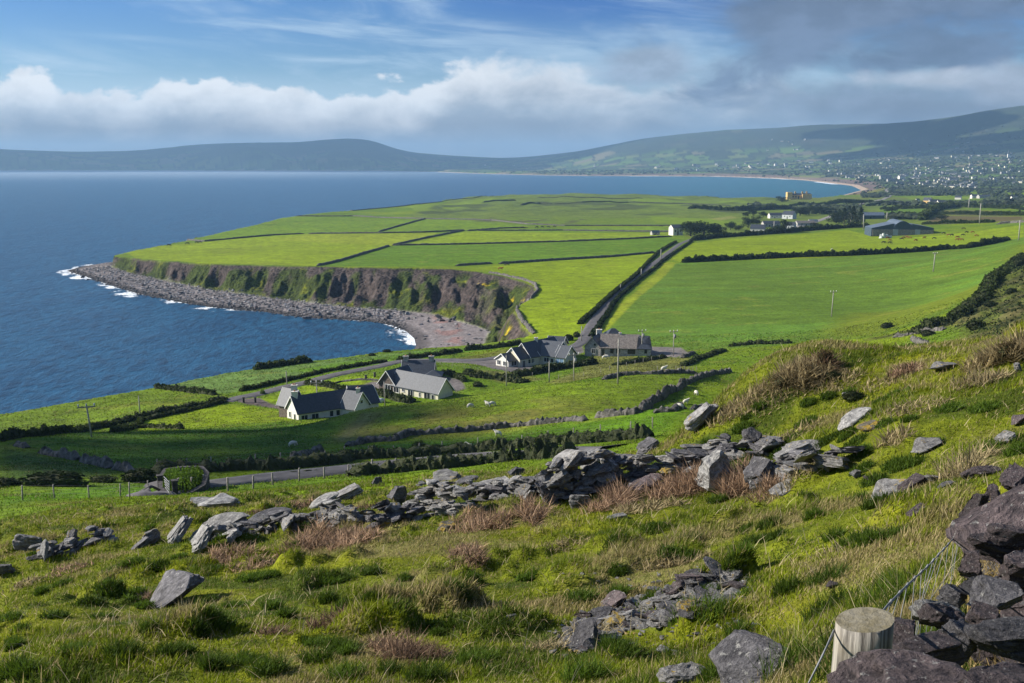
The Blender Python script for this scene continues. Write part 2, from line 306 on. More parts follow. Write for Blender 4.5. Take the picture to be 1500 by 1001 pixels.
# near hillside under the grass
fg = sst(60, 46, GR)
pt = fbm(GX/2.2, GY/2.2, 471, 4); pt2 = fbm(GX/6+5, GY/6, 473, 3)
def fgcol(pt_, pt2_):
    c = C3(.122,.162,.009)+0*pt_[..., None]
    a = sst(-.1, .35, pt2_)[..., None]; c = c*(1-a)+C3(.178,.216,.010)*a
    a = .7*sst(.10, .45, pt_)[..., None]; c = c*(1-a)+C3(.185,.155,.060)*a
    a = .8*sst(.18, .40, -pt_)[..., None]; c = c*(1-a)+C3(.050,.086,.009)*a
    return c
_f = fgcol(pt, pt2)*.75; CR = CR*(1-fg[..., None])+_f*fg[..., None]
# cliffs and beaches
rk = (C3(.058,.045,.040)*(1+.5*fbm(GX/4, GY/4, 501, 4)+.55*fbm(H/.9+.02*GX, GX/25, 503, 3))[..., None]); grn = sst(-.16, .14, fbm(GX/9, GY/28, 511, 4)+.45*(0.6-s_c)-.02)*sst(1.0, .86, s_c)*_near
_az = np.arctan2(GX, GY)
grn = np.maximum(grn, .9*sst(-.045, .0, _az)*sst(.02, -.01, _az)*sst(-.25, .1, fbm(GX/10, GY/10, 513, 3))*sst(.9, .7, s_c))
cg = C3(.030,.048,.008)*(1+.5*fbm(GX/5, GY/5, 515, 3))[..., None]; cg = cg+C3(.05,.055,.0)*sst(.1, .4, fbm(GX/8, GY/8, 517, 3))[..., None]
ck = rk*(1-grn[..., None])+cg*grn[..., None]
gm = _near*sst(.38, .5, fbm(GX/6, GY/6, 519, 3))*sst(-.055, -.02, _az)*sst(.03, .0, _az)*sst(.35, .5, s_c)*sst(.85, .7, s_c); ck = ck*(1-gm[..., None])+C3(.32,.24,.01)*gm[..., None]
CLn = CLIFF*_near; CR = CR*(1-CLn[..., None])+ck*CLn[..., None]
far_c = (1-_near)*CLIFF
far_c = far_c*sst(.0, .08, _az)
CR = CR*(1-far_c[..., None])+C3(.15,.105,.085)*far_c[..., None]
st = fbm(GX/2.2, GY/2.2, 521, 3)
bc = C3(.155,.138,.135)*(1+.9*st)[..., None]; wet = sst(.30, .05, s_b)*_near
bc = bc*(1-wet[..., None]*.72)
sm = sst(-.118, -.095, _az)*_near                                     # the fine shingle of the cove
bc = bc*(1-sm[..., None])+(C3(.200,.175,.170)*(1+.22*fbm(DW/2.5, GX/30, 531, 3))[..., None]*(1-wet[..., None]*.55))*sm[..., None]
red = .38*sst(.05, .3, fbm(GX/6, GY/6, 533, 3)+.1)*sm*sst(.25, .45, s_b)*sst(1.02, .85, s_b)*sst(-.085, -.07, _az)*sst(-.045, -.055, _az); bc = bc*(1-red[..., None])+C3(.26,.085,.055)*red[..., None]
fb = (1-_near)[..., None]; bc = bc*(1-fb)+C3(.40,.30,.22)*fb
BE = BEACH*sst(-60, 0, DW)
CR = CR*(1-BE[..., None])+bc*BE[..., None]
CR = np.clip(CR*(1+.10*fin*_near)[..., None], .004, .9)
KR = np.clip(CLIFF+BEACH*(1-sm*.7), 0, 1)*_near
# ------------------------------------------------------------------ node helpers
class NT:
    def __init__(s, nt): s.t = nt; s.t.nodes.clear()
    def n(s, ty, ins=None, **kw):
        x = s.t.nodes.new(ty)
        for k, v in kw.items(): setattr(x, k, v)
        for k, v in (ins or {}).items():
            if isinstance(v, bpy.types.NodeSocket): s.t.links.new(v, x.inputs[k])
            else: x.inputs[k].default_value = v
        return x
    def m(s, op, a, b=0.0, c=None, clamp=False):
        d = {0: a, 1: b}
        if c is not None: d[2] = c
        return s.n('ShaderNodeMath', d, operation=op, use_clamp=clamp).outputs[0]
    def mix(s, f, a, b, blend='MIX'):
        x = s.n('ShaderNodeMix', {0: f, 6: a, 7: b}, data_type='RGBA', blend_type=blend); return x.outputs[2]
    def noise(s, vec, scale, detail=4, rough=.55, dist=0, out=0, **k):
        return s.n('ShaderNodeTexNoise', {'Vector': vec, 'Scale': scale, 'Detail': detail, 'Roughness': rough, 'Distortion': dist}, **k).outputs[out]
    def ss(s, a, b, x, lo=0.0, hi=1.0):
        return s.n('ShaderNodeMapRange', {0: x, 1: a, 2: b, 3: lo, 4: hi}, interpolation_type='SMOOTHSTEP', clamp=True).outputs[0]
def newmat(name):
    m = bpy.data.materials.new(name); m.use_nodes = True; return m, NT(m.node_tree)
def rgba(c): return (c[0], c[1], c[2], 1)
def vexp(nt, c, v):
    x = nt.n('ShaderNodeVectorMath', {0: c, 1: (v, v, v)}, operation='MULTIPLY'); return x.outputs[0]
EXPO = .86
SUN_EL, SUN_AZ = math.radians(27), math.radians(-80)      # to the left of the view, a little ahead of it
# ------------------------------------------------------------------ camera, sun
cam = bpy.data.cameras.new('camera'); cob = bpy.data.objects.new('camera', cam); COL.objects.link(cob)
cam.sensor_width = 36; cam.lens = 36.0; cam.clip_start = .1; cam.clip_end = 120000
cob.location = (0, 0, EYE); cob.rotation_euler = (math.pi/2-PITCH, 0, 0); sc.camera = cob
sd = Vector((math.sin(SUN_AZ)*math.cos(SUN_EL), math.cos(SUN_AZ)*math.cos(SUN_EL), math.sin(SUN_EL)))
sun = bpy.data.lights.new('sun', 'SUN'); sun.energy = 5.0; sun.angle = math.radians(.5); sun.color = (1, .93, .82)
sob = bpy.data.objects.new('sun', sun); COL.objects.link(sob); sob.rotation_euler = sd.to_track_quat('Z', 'Y').to_euler()
# ------------------------------------------------------------------ sky and clouds
w = bpy.data.worlds.new('World'); sc.world = w; w.use_nodes = True; W = NT(w.node_tree)
sky = W.n('ShaderNodeTexSky', sky_type='NISHITA', sun_disc=False, sun_elevation=SUN_EL, sun_rotation=SUN_AZ, altitude=80, air_density=1.0, dust_density=.6, ozone_density=2.0)
S = .053; KX = 2**-EXPO
tc = W.n('ShaderNodeTexCoord').outputs['Generated']; sp = W.n('ShaderNodeSeparateXYZ', {0: tc})
az = W.m('ARCTAN2', sp.outputs[0], sp.outputs[1]); hyp = W.m('SQRT', W.m('ADD', W.m('MULTIPLY', sp.outputs[0], sp.outputs[0]), W.m('MULTIPLY', sp.outputs[1], sp.outputs[1])))
el = W.m('ARCTAN2', sp.outputs[2], hyp)                      # bearing and height above the horizon, radians
def V(sx, sy, off=0, sh=0):
    return W.n('ShaderNodeCombineXYZ', {0: W.m('MULTIPLY', az, sx), 1: W.m('ADD', W.m('MULTIPLY', el, sy), W.m('MULTIPLY', az, sh)), 2: off}).outputs[0]
def curve(x, pts, lo, hi):
    f = W.n('ShaderNodeMapRange', {0: x, 1: lo, 2: hi, 3: 0.0, 4: 1.0}, clamp=True).outputs[0]
    c = W.n('ShaderNodeFloatCurve', {1: f}); cv = c.mapping.curves[0]
    for i, (a, b) in enumerate(pts):
        if i < 2: cv.points[i if i == 0 else 1].location = (a, b) if i == 0 else cv.points[1].location
    cv.points[0].location = pts[0]; cv.points[-1].location = pts[-1]
    for a, b in pts[1:-1]: cv.points.new(a, b)
    c.mapping.update(); return c.outputs[0]
def PX(u, v): return (math.atan((u-750)/FP/0.985), math.atan((238-v)/FP))
LOZ, HIZ = -.55, .55
def azf(u): return (PX(u, 0)[0]-LOZ)/(HIZ-LOZ)
skyc = W.mix(1.0, sky.outputs[0], (.74, .93, 1.12, 1), 'MULTIPLY')
skyc = W.mix(W.ss(.02, .17, el), skyc, W.mix(1.0, skyc, (.42, .66, .98, 1), 'MULTIPLY'))
deep = W.m('MULTIPLY', W.ss(-.16, .05, az), W.ss(.08, .17, el)); skyc = W.mix(deep, skyc, W.mix(1.0, skyc, (.42, .62, .90, 1), 'MULTIPLY'))
def cc(r, g, b): return (r*KX/S, g*KX/S, b*KX/S, 1)
# cirrus
ci = W.noise(V(5, 34, 1.3, 3.0), 1.0, 6, .62, .6); ci2 = W.noise(V(3, 9, 4.1, .8), 1.0, 3)
cm = W.m('MULTIPLY', W.ss(.40, .72, ci), W.ss(.34, .62, ci2)); cm = W.m('MULTIPLY', cm, W.ss(.32, .05, az, .3, 1.0)); cm = W.m('MAXIMUM', cm, W.m('MULTIPLY', W.ss(.06, .09, el, 1, 0), .6))
veil = W.m('MULTIPLY', W.ss(.44, .66, W.noise(V(4, 14, 7.7, 1.5), 1.0, 5, .6)), .75)
cm = W.m('MAXIMUM', cm, veil)
skyc = W.mix(W.m('MULTIPLY', cm, .8), skyc, cc(.56, .72, .87))
# the low bank along the horizon: its top edge billows
bank_top = curve(az, [(azf(-60), .40), (azf(0), .40), (azf(40), .42), (azf(75), .46), (azf(130), .41), (azf(200), .39), (azf(270), .45), (azf(330), .43), (azf(450), .40), (azf(560), .41), (azf(640), .46), (azf(690), .55), (azf(790), .55), (azf(850), .50), (azf(960), .46), (azf(1100), .43), (azf(1200), .38), (azf(1300), .40), (azf(1400), .35), (azf(1500), .38)], LOZ, HIZ)
bt = W.m('MULTIPLY', bank_top, .17)
bn = W.noise(V(14, 22, 2.2), 1.0, 7, .56, .3); bn2 = W.noise(V(38, 50, 5.2), 1.0, 5, .55, .2)
edge = W.m('ADD', bt, W.m('ADD', W.m('MULTIPLY', W.m('SUBTRACT', bn, .5), .075), W.m('MULTIPLY', W.m('SUBTRACT', bn2, .5), .02)))
sharp = W.ss(-.1, .05, az, .006, .016)
dd = W.m('DIVIDE', W.m('SUBTRACT', edge, el), sharp); bm = W.ss(-.4, 1.0, dd)
dep = W.m('SUBTRACT', edge, el)                               # how deep below the billowed top
shade = W.m('ADD', W.ss(.0, .058, dep), W.m('MULTIPLY', W.m('SUBTRACT', W.noise(V(18, 34, 9.2), 1.0, 6, .6, .4), .5), 1.25), None, True)
leftb = W.ss(-.15, .40, az)
top_c = W.mix(leftb, cc(.95, .96, .97), cc(.52, .60, .70)); low_c = W.mix(leftb, cc(.36, .40, .46), cc(.17, .225, .32))
skyc = W.mix(bm, skyc, W.mix(shade, top_c, low_c))
# separate grey clouds
def blob(u0, v0, ru, rv, seed, c, amt=1.0, rot=0, wob=1.5, soft=.5):
    global skyc
    a0, e0 = PX(u0, v0); ra, re = ru/FP, rv/FP
    x = W.m('SUBTRACT', az, a0); y = W.m('SUBTRACT', W.m('SUBTRACT', el, e0), W.m('MULTIPLY', x, rot))
    r = W.m('SQRT', W.m('ADD', W.m('POWER', W.m('ABSOLUTE', W.m('DIVIDE', x, ra)), 2), W.m('POWER', W.m('ABSOLUTE', W.m('DIVIDE', y, re)), 2)))
    nz = W.noise(V(13, 26, seed), 1.0, 7, .58, .5)
    f = W.m('ADD', r, W.m('MULTIPLY', W.m('SUBTRACT', nz, .5), -wob*1.6)); mk = W.m('MULTIPLY', W.ss(1.0+soft*.5, 1.0-soft, f), amt)
    cn = W.mix(W.ss(.35, .65, W.noise(V(22, 40, seed+3), 1.0, 5, .6)), cc(*[k*.86 for k in c]), cc(*[k*1.14 for k in c]))
    skyc = W.mix(mk, skyc, cn)
blob(1390, 10, 360, 60, 11.1, (.135, .19, .30), .97, .10, 1.2, .5)
blob(1150, 72, 150, 50, 12.7, (.16, .22, .34), .97, .45, 1.3, .5)
blob(1350, 98, 150, 30, 14.3, (.125, .18, .29), .97, .0, 1.3, .45)
blob(935, 108, 75, 30, 15.9, (.34, .42, .54), .97, .0, 1.0, .5)
blob(1260, 160, 300, 34, 21.5, (.24, .31, .42), .9, .0, 1.3, .7)
blob(1330, 128, 110, 16, 17.5, (.58, .62, .70), .8, .0, 1.3, .6)
blob(1455, 135, 60, 28, 19.1, (.40, .45, .54), .9, .0, 1.0, .6)
below = W.ss(.0, -.02, el); skyc = W.mix(below, skyc, cc(.30, .38, .46))
bg = W.n('ShaderNodeBackground', {0: skyc, 1: S}); W.n('ShaderNodeOutputWorld', {0: bg.outputs[0]})
w.cycles.sampling_method = 'MANUAL'; w.cycles.sample_map_resolution = 512
# ------------------------------------------------------------------ colour management, sampling
vs = sc.view_settings; vs.view_transform = 'Standard'; vs.look = 'None'; vs.gamma = 1; vs.exposure = EXPO; vs.use_curve_mapping = False
cy = sc.cycles; cy.use_denoising = True; cy.max_bounces = 5; cy.diffuse_bounces = 2; cy.glossy_bounces = 2; cy.transmission_bounces = 2; cy.volume_bounces = 0; cy.transparent_max_bounces = 4
cy.caustics_reflective = False; cy.caustics_refractive = False; cy.use_adaptive_sampling = True; cy.adaptive_threshold = .01
try: cy.denoising_input_passes = 'RGB_ALBEDO_NORMAL'; cy.denoising_prefilter = 'ACCURATE'
except Exception: pass
# ------------------------------------------------------------------ object helpers
def tag(o, label=None, cat=None, group=None, kind=None):
    if label: o['label'] = label
    if cat: o['category'] = cat
    if group: o['group'] = group
    if kind: o['kind'] = kind
    return o
def link(o, parent=None):
    COL.objects.link(o)
    if parent is not None: o.parent = parent
    return o
def grid_mesh(name, X, Y, Z, wrap=True, smooth=True):
    R, Cn = X.shape; co = np.stack([X, Y, Z], -1).reshape(-1, 3).astype(np.float32)
    i = np.arange(R-1)[:, None]*Cn; jn = np.arange(Cn if wrap else Cn-1); j2 = (jn+1) % Cn
    q = np.stack([i+jn, i+j2, i+Cn+j2, i+Cn+jn], -1).reshape(-1, 4)[:, ::-1]
    return raw_mesh(name, co, q, smooth)
def raw_mesh(name, co, faces, smooth=True):
    faces = np.asarray(faces); k = faces.shape[1]; me = bpy.data.meshes.new(name); n = len(faces)
    me.vertices.add(len(co)); me.vertices.foreach_set('co', np.ascontiguousarray(co, np.float32).ravel())
    me.loops.add(n*k); me.loops.foreach_set('vertex_index', np.ascontiguousarray(faces, np.int32).ravel())
    me.polygons.add(n); me.polygons.foreach_set('loop_start', np.arange(n, dtype=np.int32)*k)
    me.polygons.foreach_set('use_smooth', np.full(n, smooth)); me.update(calc_edges=True); return me
CR[..., 0] = np.where(CR[..., 1] > CR[..., 0]*1.1, CR[..., 0]*1.14, CR[..., 0])
def vcol(me, name, arr):
    a = me.attributes.new(name, 'FLOAT_COLOR', 'POINT'); b = np.ones((len(me.vertices), 4), np.float32); b[:, :3] = arr.reshape(-1, 3); a.data.foreach_set('color', b.ravel())
def vflt(me, name, arr):
    a = me.attributes.new(name, 'FLOAT', 'POINT'); a.data.foreach_set('value', np.ascontiguousarray(arr, np.float32).ravel())
# ------------------------------------------------------------------ ground
gm_, G = newmat('turf and rock')
ca = G.n('ShaderNodeAttribute', attribute_name='Col').outputs['Color']; kr = G.n('ShaderNodeAttribute', attribute_name='rock').outputs['Fac']
pos = G.n('ShaderNodeNewGeometry').outputs['Position']
na = G.noise(pos, .9, 5, .7); nb = G.noise(pos, .12, 4, .6); nv = G.n('ShaderNodeTexVoronoi', {'Vector': pos, 'Scale': .55}).outputs
f = G.m('ADD', G.ss(.25, .75, na, .62, 1.38), G.ss(.3, .7, nb, -.12, .12)); fr = G.m('MULTIPLY', f, G.ss(.0, 1.0, nv[0], .6, 1.35))
ff = G.n('ShaderNodeMix', {0: kr, 2: f, 3: fr}).outputs[0]
cx = G.n('ShaderNodeVectorMath', {0: ca, 1: G.n('ShaderNodeCombineXYZ', {0: ff, 1: ff, 2: ff}).outputs[0]}, operation='MULTIPLY').outputs[0]
hgt = G.m('ADD', G.m('MULTIPLY', na, .35), G.m('MULTIPLY', kr, G.m('MULTIPLY', nv[0], -.9)))
bmp = G.n('ShaderNodeBump', {'Strength': 1.0, 'Distance': .8, 'Height': hgt})
bs = G.n('ShaderNodeBsdfPrincipled', {'Base Color': cx, 'Roughness': .95, 'Specular IOR Level': .1, 'Normal': bmp.outputs[0]}); G.n('ShaderNodeOutputMaterial', {0: bs.outputs[0]})
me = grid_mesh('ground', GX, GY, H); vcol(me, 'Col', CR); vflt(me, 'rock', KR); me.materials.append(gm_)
ground = tag(link(bpy.data.objects.new('ground', me)), kind='structure')
# ------------------------------------------------------------------ sea
sa = np.r_[np.linspace(-1.6, -.6, 40)[:-1], np.arange(-.6, .6, .003), np.linspace(.6, 1.3, 20)]
sl = np.r_[np.arange(math.log(200), math.log(850), .004), np.arange(math.log(850), math.log(40000), .03)]
SX = np.exp(sl)[:, None]*np.sin(sa)[None]; SY = np.exp(sl)[:, None]*np.cos(sa)[None]; SRr = np.exp(sl)[:, None]+0*SX
dws = -sdf(WATER, SX, SY)
ex = np.zeros(SX.shape)
for (u, v), rr, a in [((110,403),36,1.0),((60,398),26,.8),((150,385),22,.7),((140,420),18,.9),((180,432),20,1.0),((225,443),15,.9),((290,452),16,.6),((320,457),12,.7),((345,458),12,.4),((430,468),14,.25),((520,474),12,.3),((590,488),16,1.0),((603,497),14,1.0),((575,480),12,.6),((540,475),10,.2)]:
    p = Pz(u, v, 0); ex = np.maximum(ex, min(1, a*1.15)*np.exp(-((SX-p[0])**2+(SY-p[1])**2)/(rr*rr*1.7)))
foam = 1.2*ex*sst(24, 0, dws+1-7*fbm(SX/9, SY/9, 601, 3))*(.5+.5*sst(-.2, .3, fbm(SX/9, SY/16, 607, 3)))+.55*sst(2.5, 0, dws)*sst(-.2,.5,fbm(SX/12, SY/12, 603, 2))*(SRr < 900)
far_surf = (SRr > 4000)*sst(60, 0, dws)*.9*sst(.0, .2, fbm(SX/300, SY/300, 605, 2)+.2)
_saz = np.arctan2(SX, SY)
teal = sst(1300, 3500, SRr)*sst(-.05, .25, _saz)
glit = sst(4200, 8500, SRr)*sst(.1, -.25, _saz)  # pale glint of the far left sea, painted into the water colour
me = grid_mesh('sea', SX, SY, SX*0+0.0, wrap=False)
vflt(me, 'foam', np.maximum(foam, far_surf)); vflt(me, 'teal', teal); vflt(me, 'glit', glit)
sm_, Q = newmat('sea water'); pos = Q.n('ShaderNodeNewGeometry').outputs['Position']
mp = Q.n('ShaderNodeMapping', {0: pos, 2: (0, 0, .5), 3: (1, .45, 1)}).outputs[0]
w1 = Q.noise(mp, .24, 6, .68, .4); w2 = Q.noise(mp, .9, 3, .6); w3 = Q.noise(mp, .035, 4, .6)
hh = Q.m('ADD', Q.m('MULTIPLY', w1, 1.6), Q.m('ADD', Q.m('MULTIPLY', w2, .35), Q.m('MULTIPLY', w3, 3.0)))
bp = Q.n('ShaderNodeBump', {'Strength': .9, 'Distance': 1.0, 'Height': hh})
fa = Q.n('ShaderNodeAttribute', attribute_name='foam').outputs['Fac']; te = Q.n('ShaderNodeAttribute', attribute_name='teal').outputs['Fac']; gl = Q.n('ShaderNodeAttribute', attribute_name='glit').outputs['Fac']
fn = Q.noise(pos, .35, 6, .7, .6); fmk = Q.ss(.0, .22, Q.m('SUBTRACT', Q.m('MULTIPLY', fa, 1.25), Q.m('ADD', Q.m('MULTIPLY', fn, 1.1), .02)))
caps = Q.m('MULTIPLY', Q.ss(.735, .80, Q.noise(Q.n('ShaderNodeMapping', {0: pos, 3: (.35, 1.0, 1)}).outputs[0], .11, 5, .62)), .8)
caps = Q.m('MULTIPLY', caps, Q.ss(.4, .7, Q.noise(pos, .006, 2)))
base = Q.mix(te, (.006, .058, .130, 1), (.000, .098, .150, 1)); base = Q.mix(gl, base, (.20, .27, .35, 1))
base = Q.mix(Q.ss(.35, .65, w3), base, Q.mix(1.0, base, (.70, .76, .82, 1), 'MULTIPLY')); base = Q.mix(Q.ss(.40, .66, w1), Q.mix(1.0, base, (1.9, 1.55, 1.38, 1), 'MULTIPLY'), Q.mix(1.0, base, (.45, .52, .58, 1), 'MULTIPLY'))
allf = Q.m('MAXIMUM', fmk, caps); base = Q.mix(allf, base, (.80, .84, .86, 1))
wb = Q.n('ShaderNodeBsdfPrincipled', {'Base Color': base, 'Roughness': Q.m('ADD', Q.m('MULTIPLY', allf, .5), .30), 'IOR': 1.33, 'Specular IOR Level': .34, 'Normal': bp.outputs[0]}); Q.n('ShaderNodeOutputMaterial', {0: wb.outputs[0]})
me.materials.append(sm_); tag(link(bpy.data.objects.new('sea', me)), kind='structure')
# ------------------------------------------------------------------ haze
HAZE_D = 0.66/10000
bm = bmesh.new(); bmesh.ops.create_cube(bm, size=1)
for v_ in bm.verts: v_.co = Vector((v_.co.x*50000-1000, (v_.co.y)*50000+3000, -8 if v_.co.z < 0 else 560))
me = bpy.data.meshes.new('haze'); bm.to_mesh(me); bm.free(); hm_, Z = newmat('air')
pv = Z.n('ShaderNodeVolumePrincipled', {'Color': (.40, .68, 1.0, 1), 'Density': HAZE_D, 'Anisotropy': .1}); Z.n('ShaderNodeOutputMaterial', {1: pv.outputs[0]})
me.materials.append(hm_); haze = tag(link(bpy.data.objects.new('haze', me)), kind='stuff')

# ------------------------------------------------------------------ unseen cumulus, added out of view to shade the pasture and the hills
def shade_cloud(label, c, rx, ry, rz, n, seed, gap=.0):
    R = np.random.RandomState(seed); bm = bmesh.new()
    for _ in range(n):
        a, q = R.rand()*6.283, math.sqrt(R.rand()); x, y = c[0]+rx*q*math.cos(a), c[1]+ry*q*math.sin(a)
        if gap and float(vn(x/(rx*.30), y/(rx*.30), seed)) < gap-1: continue
        r = rx*R.uniform(.10, .19)*(1.15-.4*q); m_ = Matrix.Translation((x, y, c[2]+R.uniform(-.3, .3)*rz)) @ Matrix.Diagonal((r, r, min(r, rz*.5), 1)); bmesh.ops.create_icosphere(bm, subdivisions=3, radius=1, matrix=m_)
    A_ = np.array([v.co[:] for v in bm.verts]); k = rx*.05; d = fbm(A_[:, 0]/(rx*.06), A_[:, 1]/(rx*.06)+A_[:, 2]/(rx*.05), seed, 4)*k
    for v, q in zip(bm.verts, d): v.co += v.normal*float(q)
    me = bpy.data.meshes.new('shade_cloud'); bm.to_mesh(me); bm.free(); me.polygons.foreach_set('use_smooth', [True]*len(me.polygons)); me.materials.append(cmat); return tag(link(bpy.data.objects.new('shade_cloud', me)), label, 'shade_cloud', kind='stuff')
cmat, Nc = newmat('shade_cloud'); Nc.n('ShaderNodeOutputMaterial', {0: Nc.n('ShaderNodeBsdfPrincipled', {'Base Color': (.85, .86, .88, 1), 'Roughness': 1.0, 'Specular IOR Level': 0.0}).outputs[0]})
def over(u, v, z, rmin=60):
    p = gp(u, v, rmin); k = (z-p[2])/math.tan(SUN_EL); return (p[0]+math.sin(SUN_AZ)*k, p[1]+math.cos(SUN_AZ)*k, z)
shade_cloud('small unseen cumulus added to shade the left pasture', over(215, 660, 620), 52, 46, 16, 60, 3)
shade_cloud('unseen cumulus deck added to shade the mountains', (2300, 7700, 2050), 3500, 2000, 260, 120, 5, .70)
shade_cloud('unseen cumulus deck added to shade the far left hills', (-9300, 12600, 3100), 6000, 2600, 300, 150, 9, .6)
# ------------------------------------------------------------------ materials
def mat(name, c, rough=.9, var=.25, scale=1.0, bump=0.0, bd=.05, c2=None, spec=.3, coord='Object', dist=.0, rnd=0.0):
    m, N = newmat(name)
    p = N.n('ShaderNodeTexCoord').outputs['Object'] if coord == 'Object' else N.n('ShaderNodeNewGeometry').outputs['Position']
    n = N.noise(p, scale, 5, .6, dist); k = N.ss(.3, .7, n)
    c2_ = c2 or tuple(x*(1-var*1.6) for x in c); c1_ = c if c2 else tuple(min(x*(1+var), .95) for x in c)
    b = N.mix(k, rgba(c2_), rgba(c1_))
    if rnd:
        oi = N.n('ShaderNodeObjectInfo').outputs['Random']; s = N.ss(0, 1, oi, 1-rnd, 1+rnd)
        b = N.n('ShaderNodeVectorMath', {0: b, 1: N.n('ShaderNodeCombineXYZ', {0: s, 1: s, 2: s}).outputs[0]}, operation='MULTIPLY').outputs[0]
    d = {'Base Color': b, 'Roughness': rough, 'Specular IOR Level': spec}
    if bump: d['Normal'] = N.n('ShaderNodeBump', {'Strength': bump, 'Distance': bd, 'Height': N.noise(p, scale*2.3, 6, .65)}).outputs[0]
    s = N.n('ShaderNodeBsdfPrincipled', d); N.n('ShaderNodeOutputMaterial', {0: s.outputs[0]}); return m
def rockmat(name, c1, c2, lich=0.0, lc=(.30, .20, .02), moss=0.0, rot=0.0):
    m, N = newmat(name); p = N.n('ShaderNodeTexCoord').outputs['Object']; oi = N.n('ShaderNodeObjectInfo').outputs['Random']
    p2 = N.n('ShaderNodeVectorMath', {0: p, 1: N.n('ShaderNodeCombineXYZ', {0: N.m('MULTIPLY', oi, 37.0), 1: N.m('MULTIPLY', oi, 91.0), 2: 0.0}).outputs[0]}, operation='ADD').outputs[0]
    lay = N.noise(N.n('ShaderNodeMapping', {0: p2, 2: (.25, .1, 0), 3: (1.2, 1.2, 9)}).outputs[0], 1.6, 6, .65, .5); spot = N.noise(p2, 3.2, 7, .68); fine_ = N.noise(p2, 14, 5, .7)
    b = N.mix(N.ss(.36, .64, N.m('ADD', N.m('MULTIPLY', lay, .5), N.m('MULTIPLY', spot, .5))), rgba(c2), rgba(c1))
    sc_ = N.m('MULTIPLY', N.ss(.0, 1.0, oi, .68, 1.25), N.ss(.3, .7, fine_, .7, 1.25))
    b = N.n('ShaderNodeVectorMath', {0: b, 1: N.n('ShaderNodeCombineXYZ', {0: sc_, 1: sc_, 2: sc_}).outputs[0]}, operation='MULTIPLY').outputs[0]
    b = N.mix(N.m('MULTIPLY', N.ss(.60, .68, N.noise(p2, 5.3, 4, .6)), .55), b, (.42, .41, .38, 1))
    if lich: b = N.mix(N.m('MULTIPLY', N.ss(.62-.14*lich, .68-.14*lich, N.noise(p2, 2.1, 5, .6)), .9), b, rgba(lc))
    if moss: b = N.mix(N.m('MULTIPLY', N.ss(.60, .70, N.noise(p2, 1.3, 5, .6)), moss), b, (.06, .08, .015, 1))
    h = N.m('ADD', N.m('MULTIPLY', lay, .9), N.m('ADD', N.m('MULTIPLY', spot, .6), N.m('MULTIPLY', fine_, .2)))
    s = N.n('ShaderNodeBsdfPrincipled', {'Base Color': b, 'Roughness': .82, 'Specular IOR Level': .35, 'Normal': N.n('ShaderNodeBump', {'Strength': 1.0, 'Distance': .055, 'Height': h}).outputs[0]})
    N.n('ShaderNodeOutputMaterial', {0: s.outputs[0]}); return m
def leafmat(name, c, var=.4, scale=.7, trans=.35, rnd=.15):
    m, N = newmat(name); p = N.n('ShaderNodeTexCoord').outputs['Object']; n = N.noise(p, scale, 4, .6)
    oi = N.n('ShaderNodeObjectInfo').outputs['Random']; s = N.m('MULTIPLY', N.ss(0, 1, oi, 1-rnd, 1+rnd), N.ss(.3, .7, n, 1-var, 1+var))
    b = N.n('ShaderNodeVectorMath', {0: tuple(c), 1: N.n('ShaderNodeCombineXYZ', {0: s, 1: s, 2: s}).outputs[0]}, operation='MULTIPLY').outputs[0]
    d = N.n('ShaderNodeBsdfPrincipled', {'Base Color': b, 'Roughness': .8, 'Specular IOR Level': .15}); t = N.n('ShaderNodeBsdfTranslucent', {0: b})
    N.n('ShaderNodeOutputMaterial', {0: N.n('ShaderNodeMixShader', {0: trans, 1: d.outputs[0], 2: t.outputs[0]}).outputs[0]}); return m
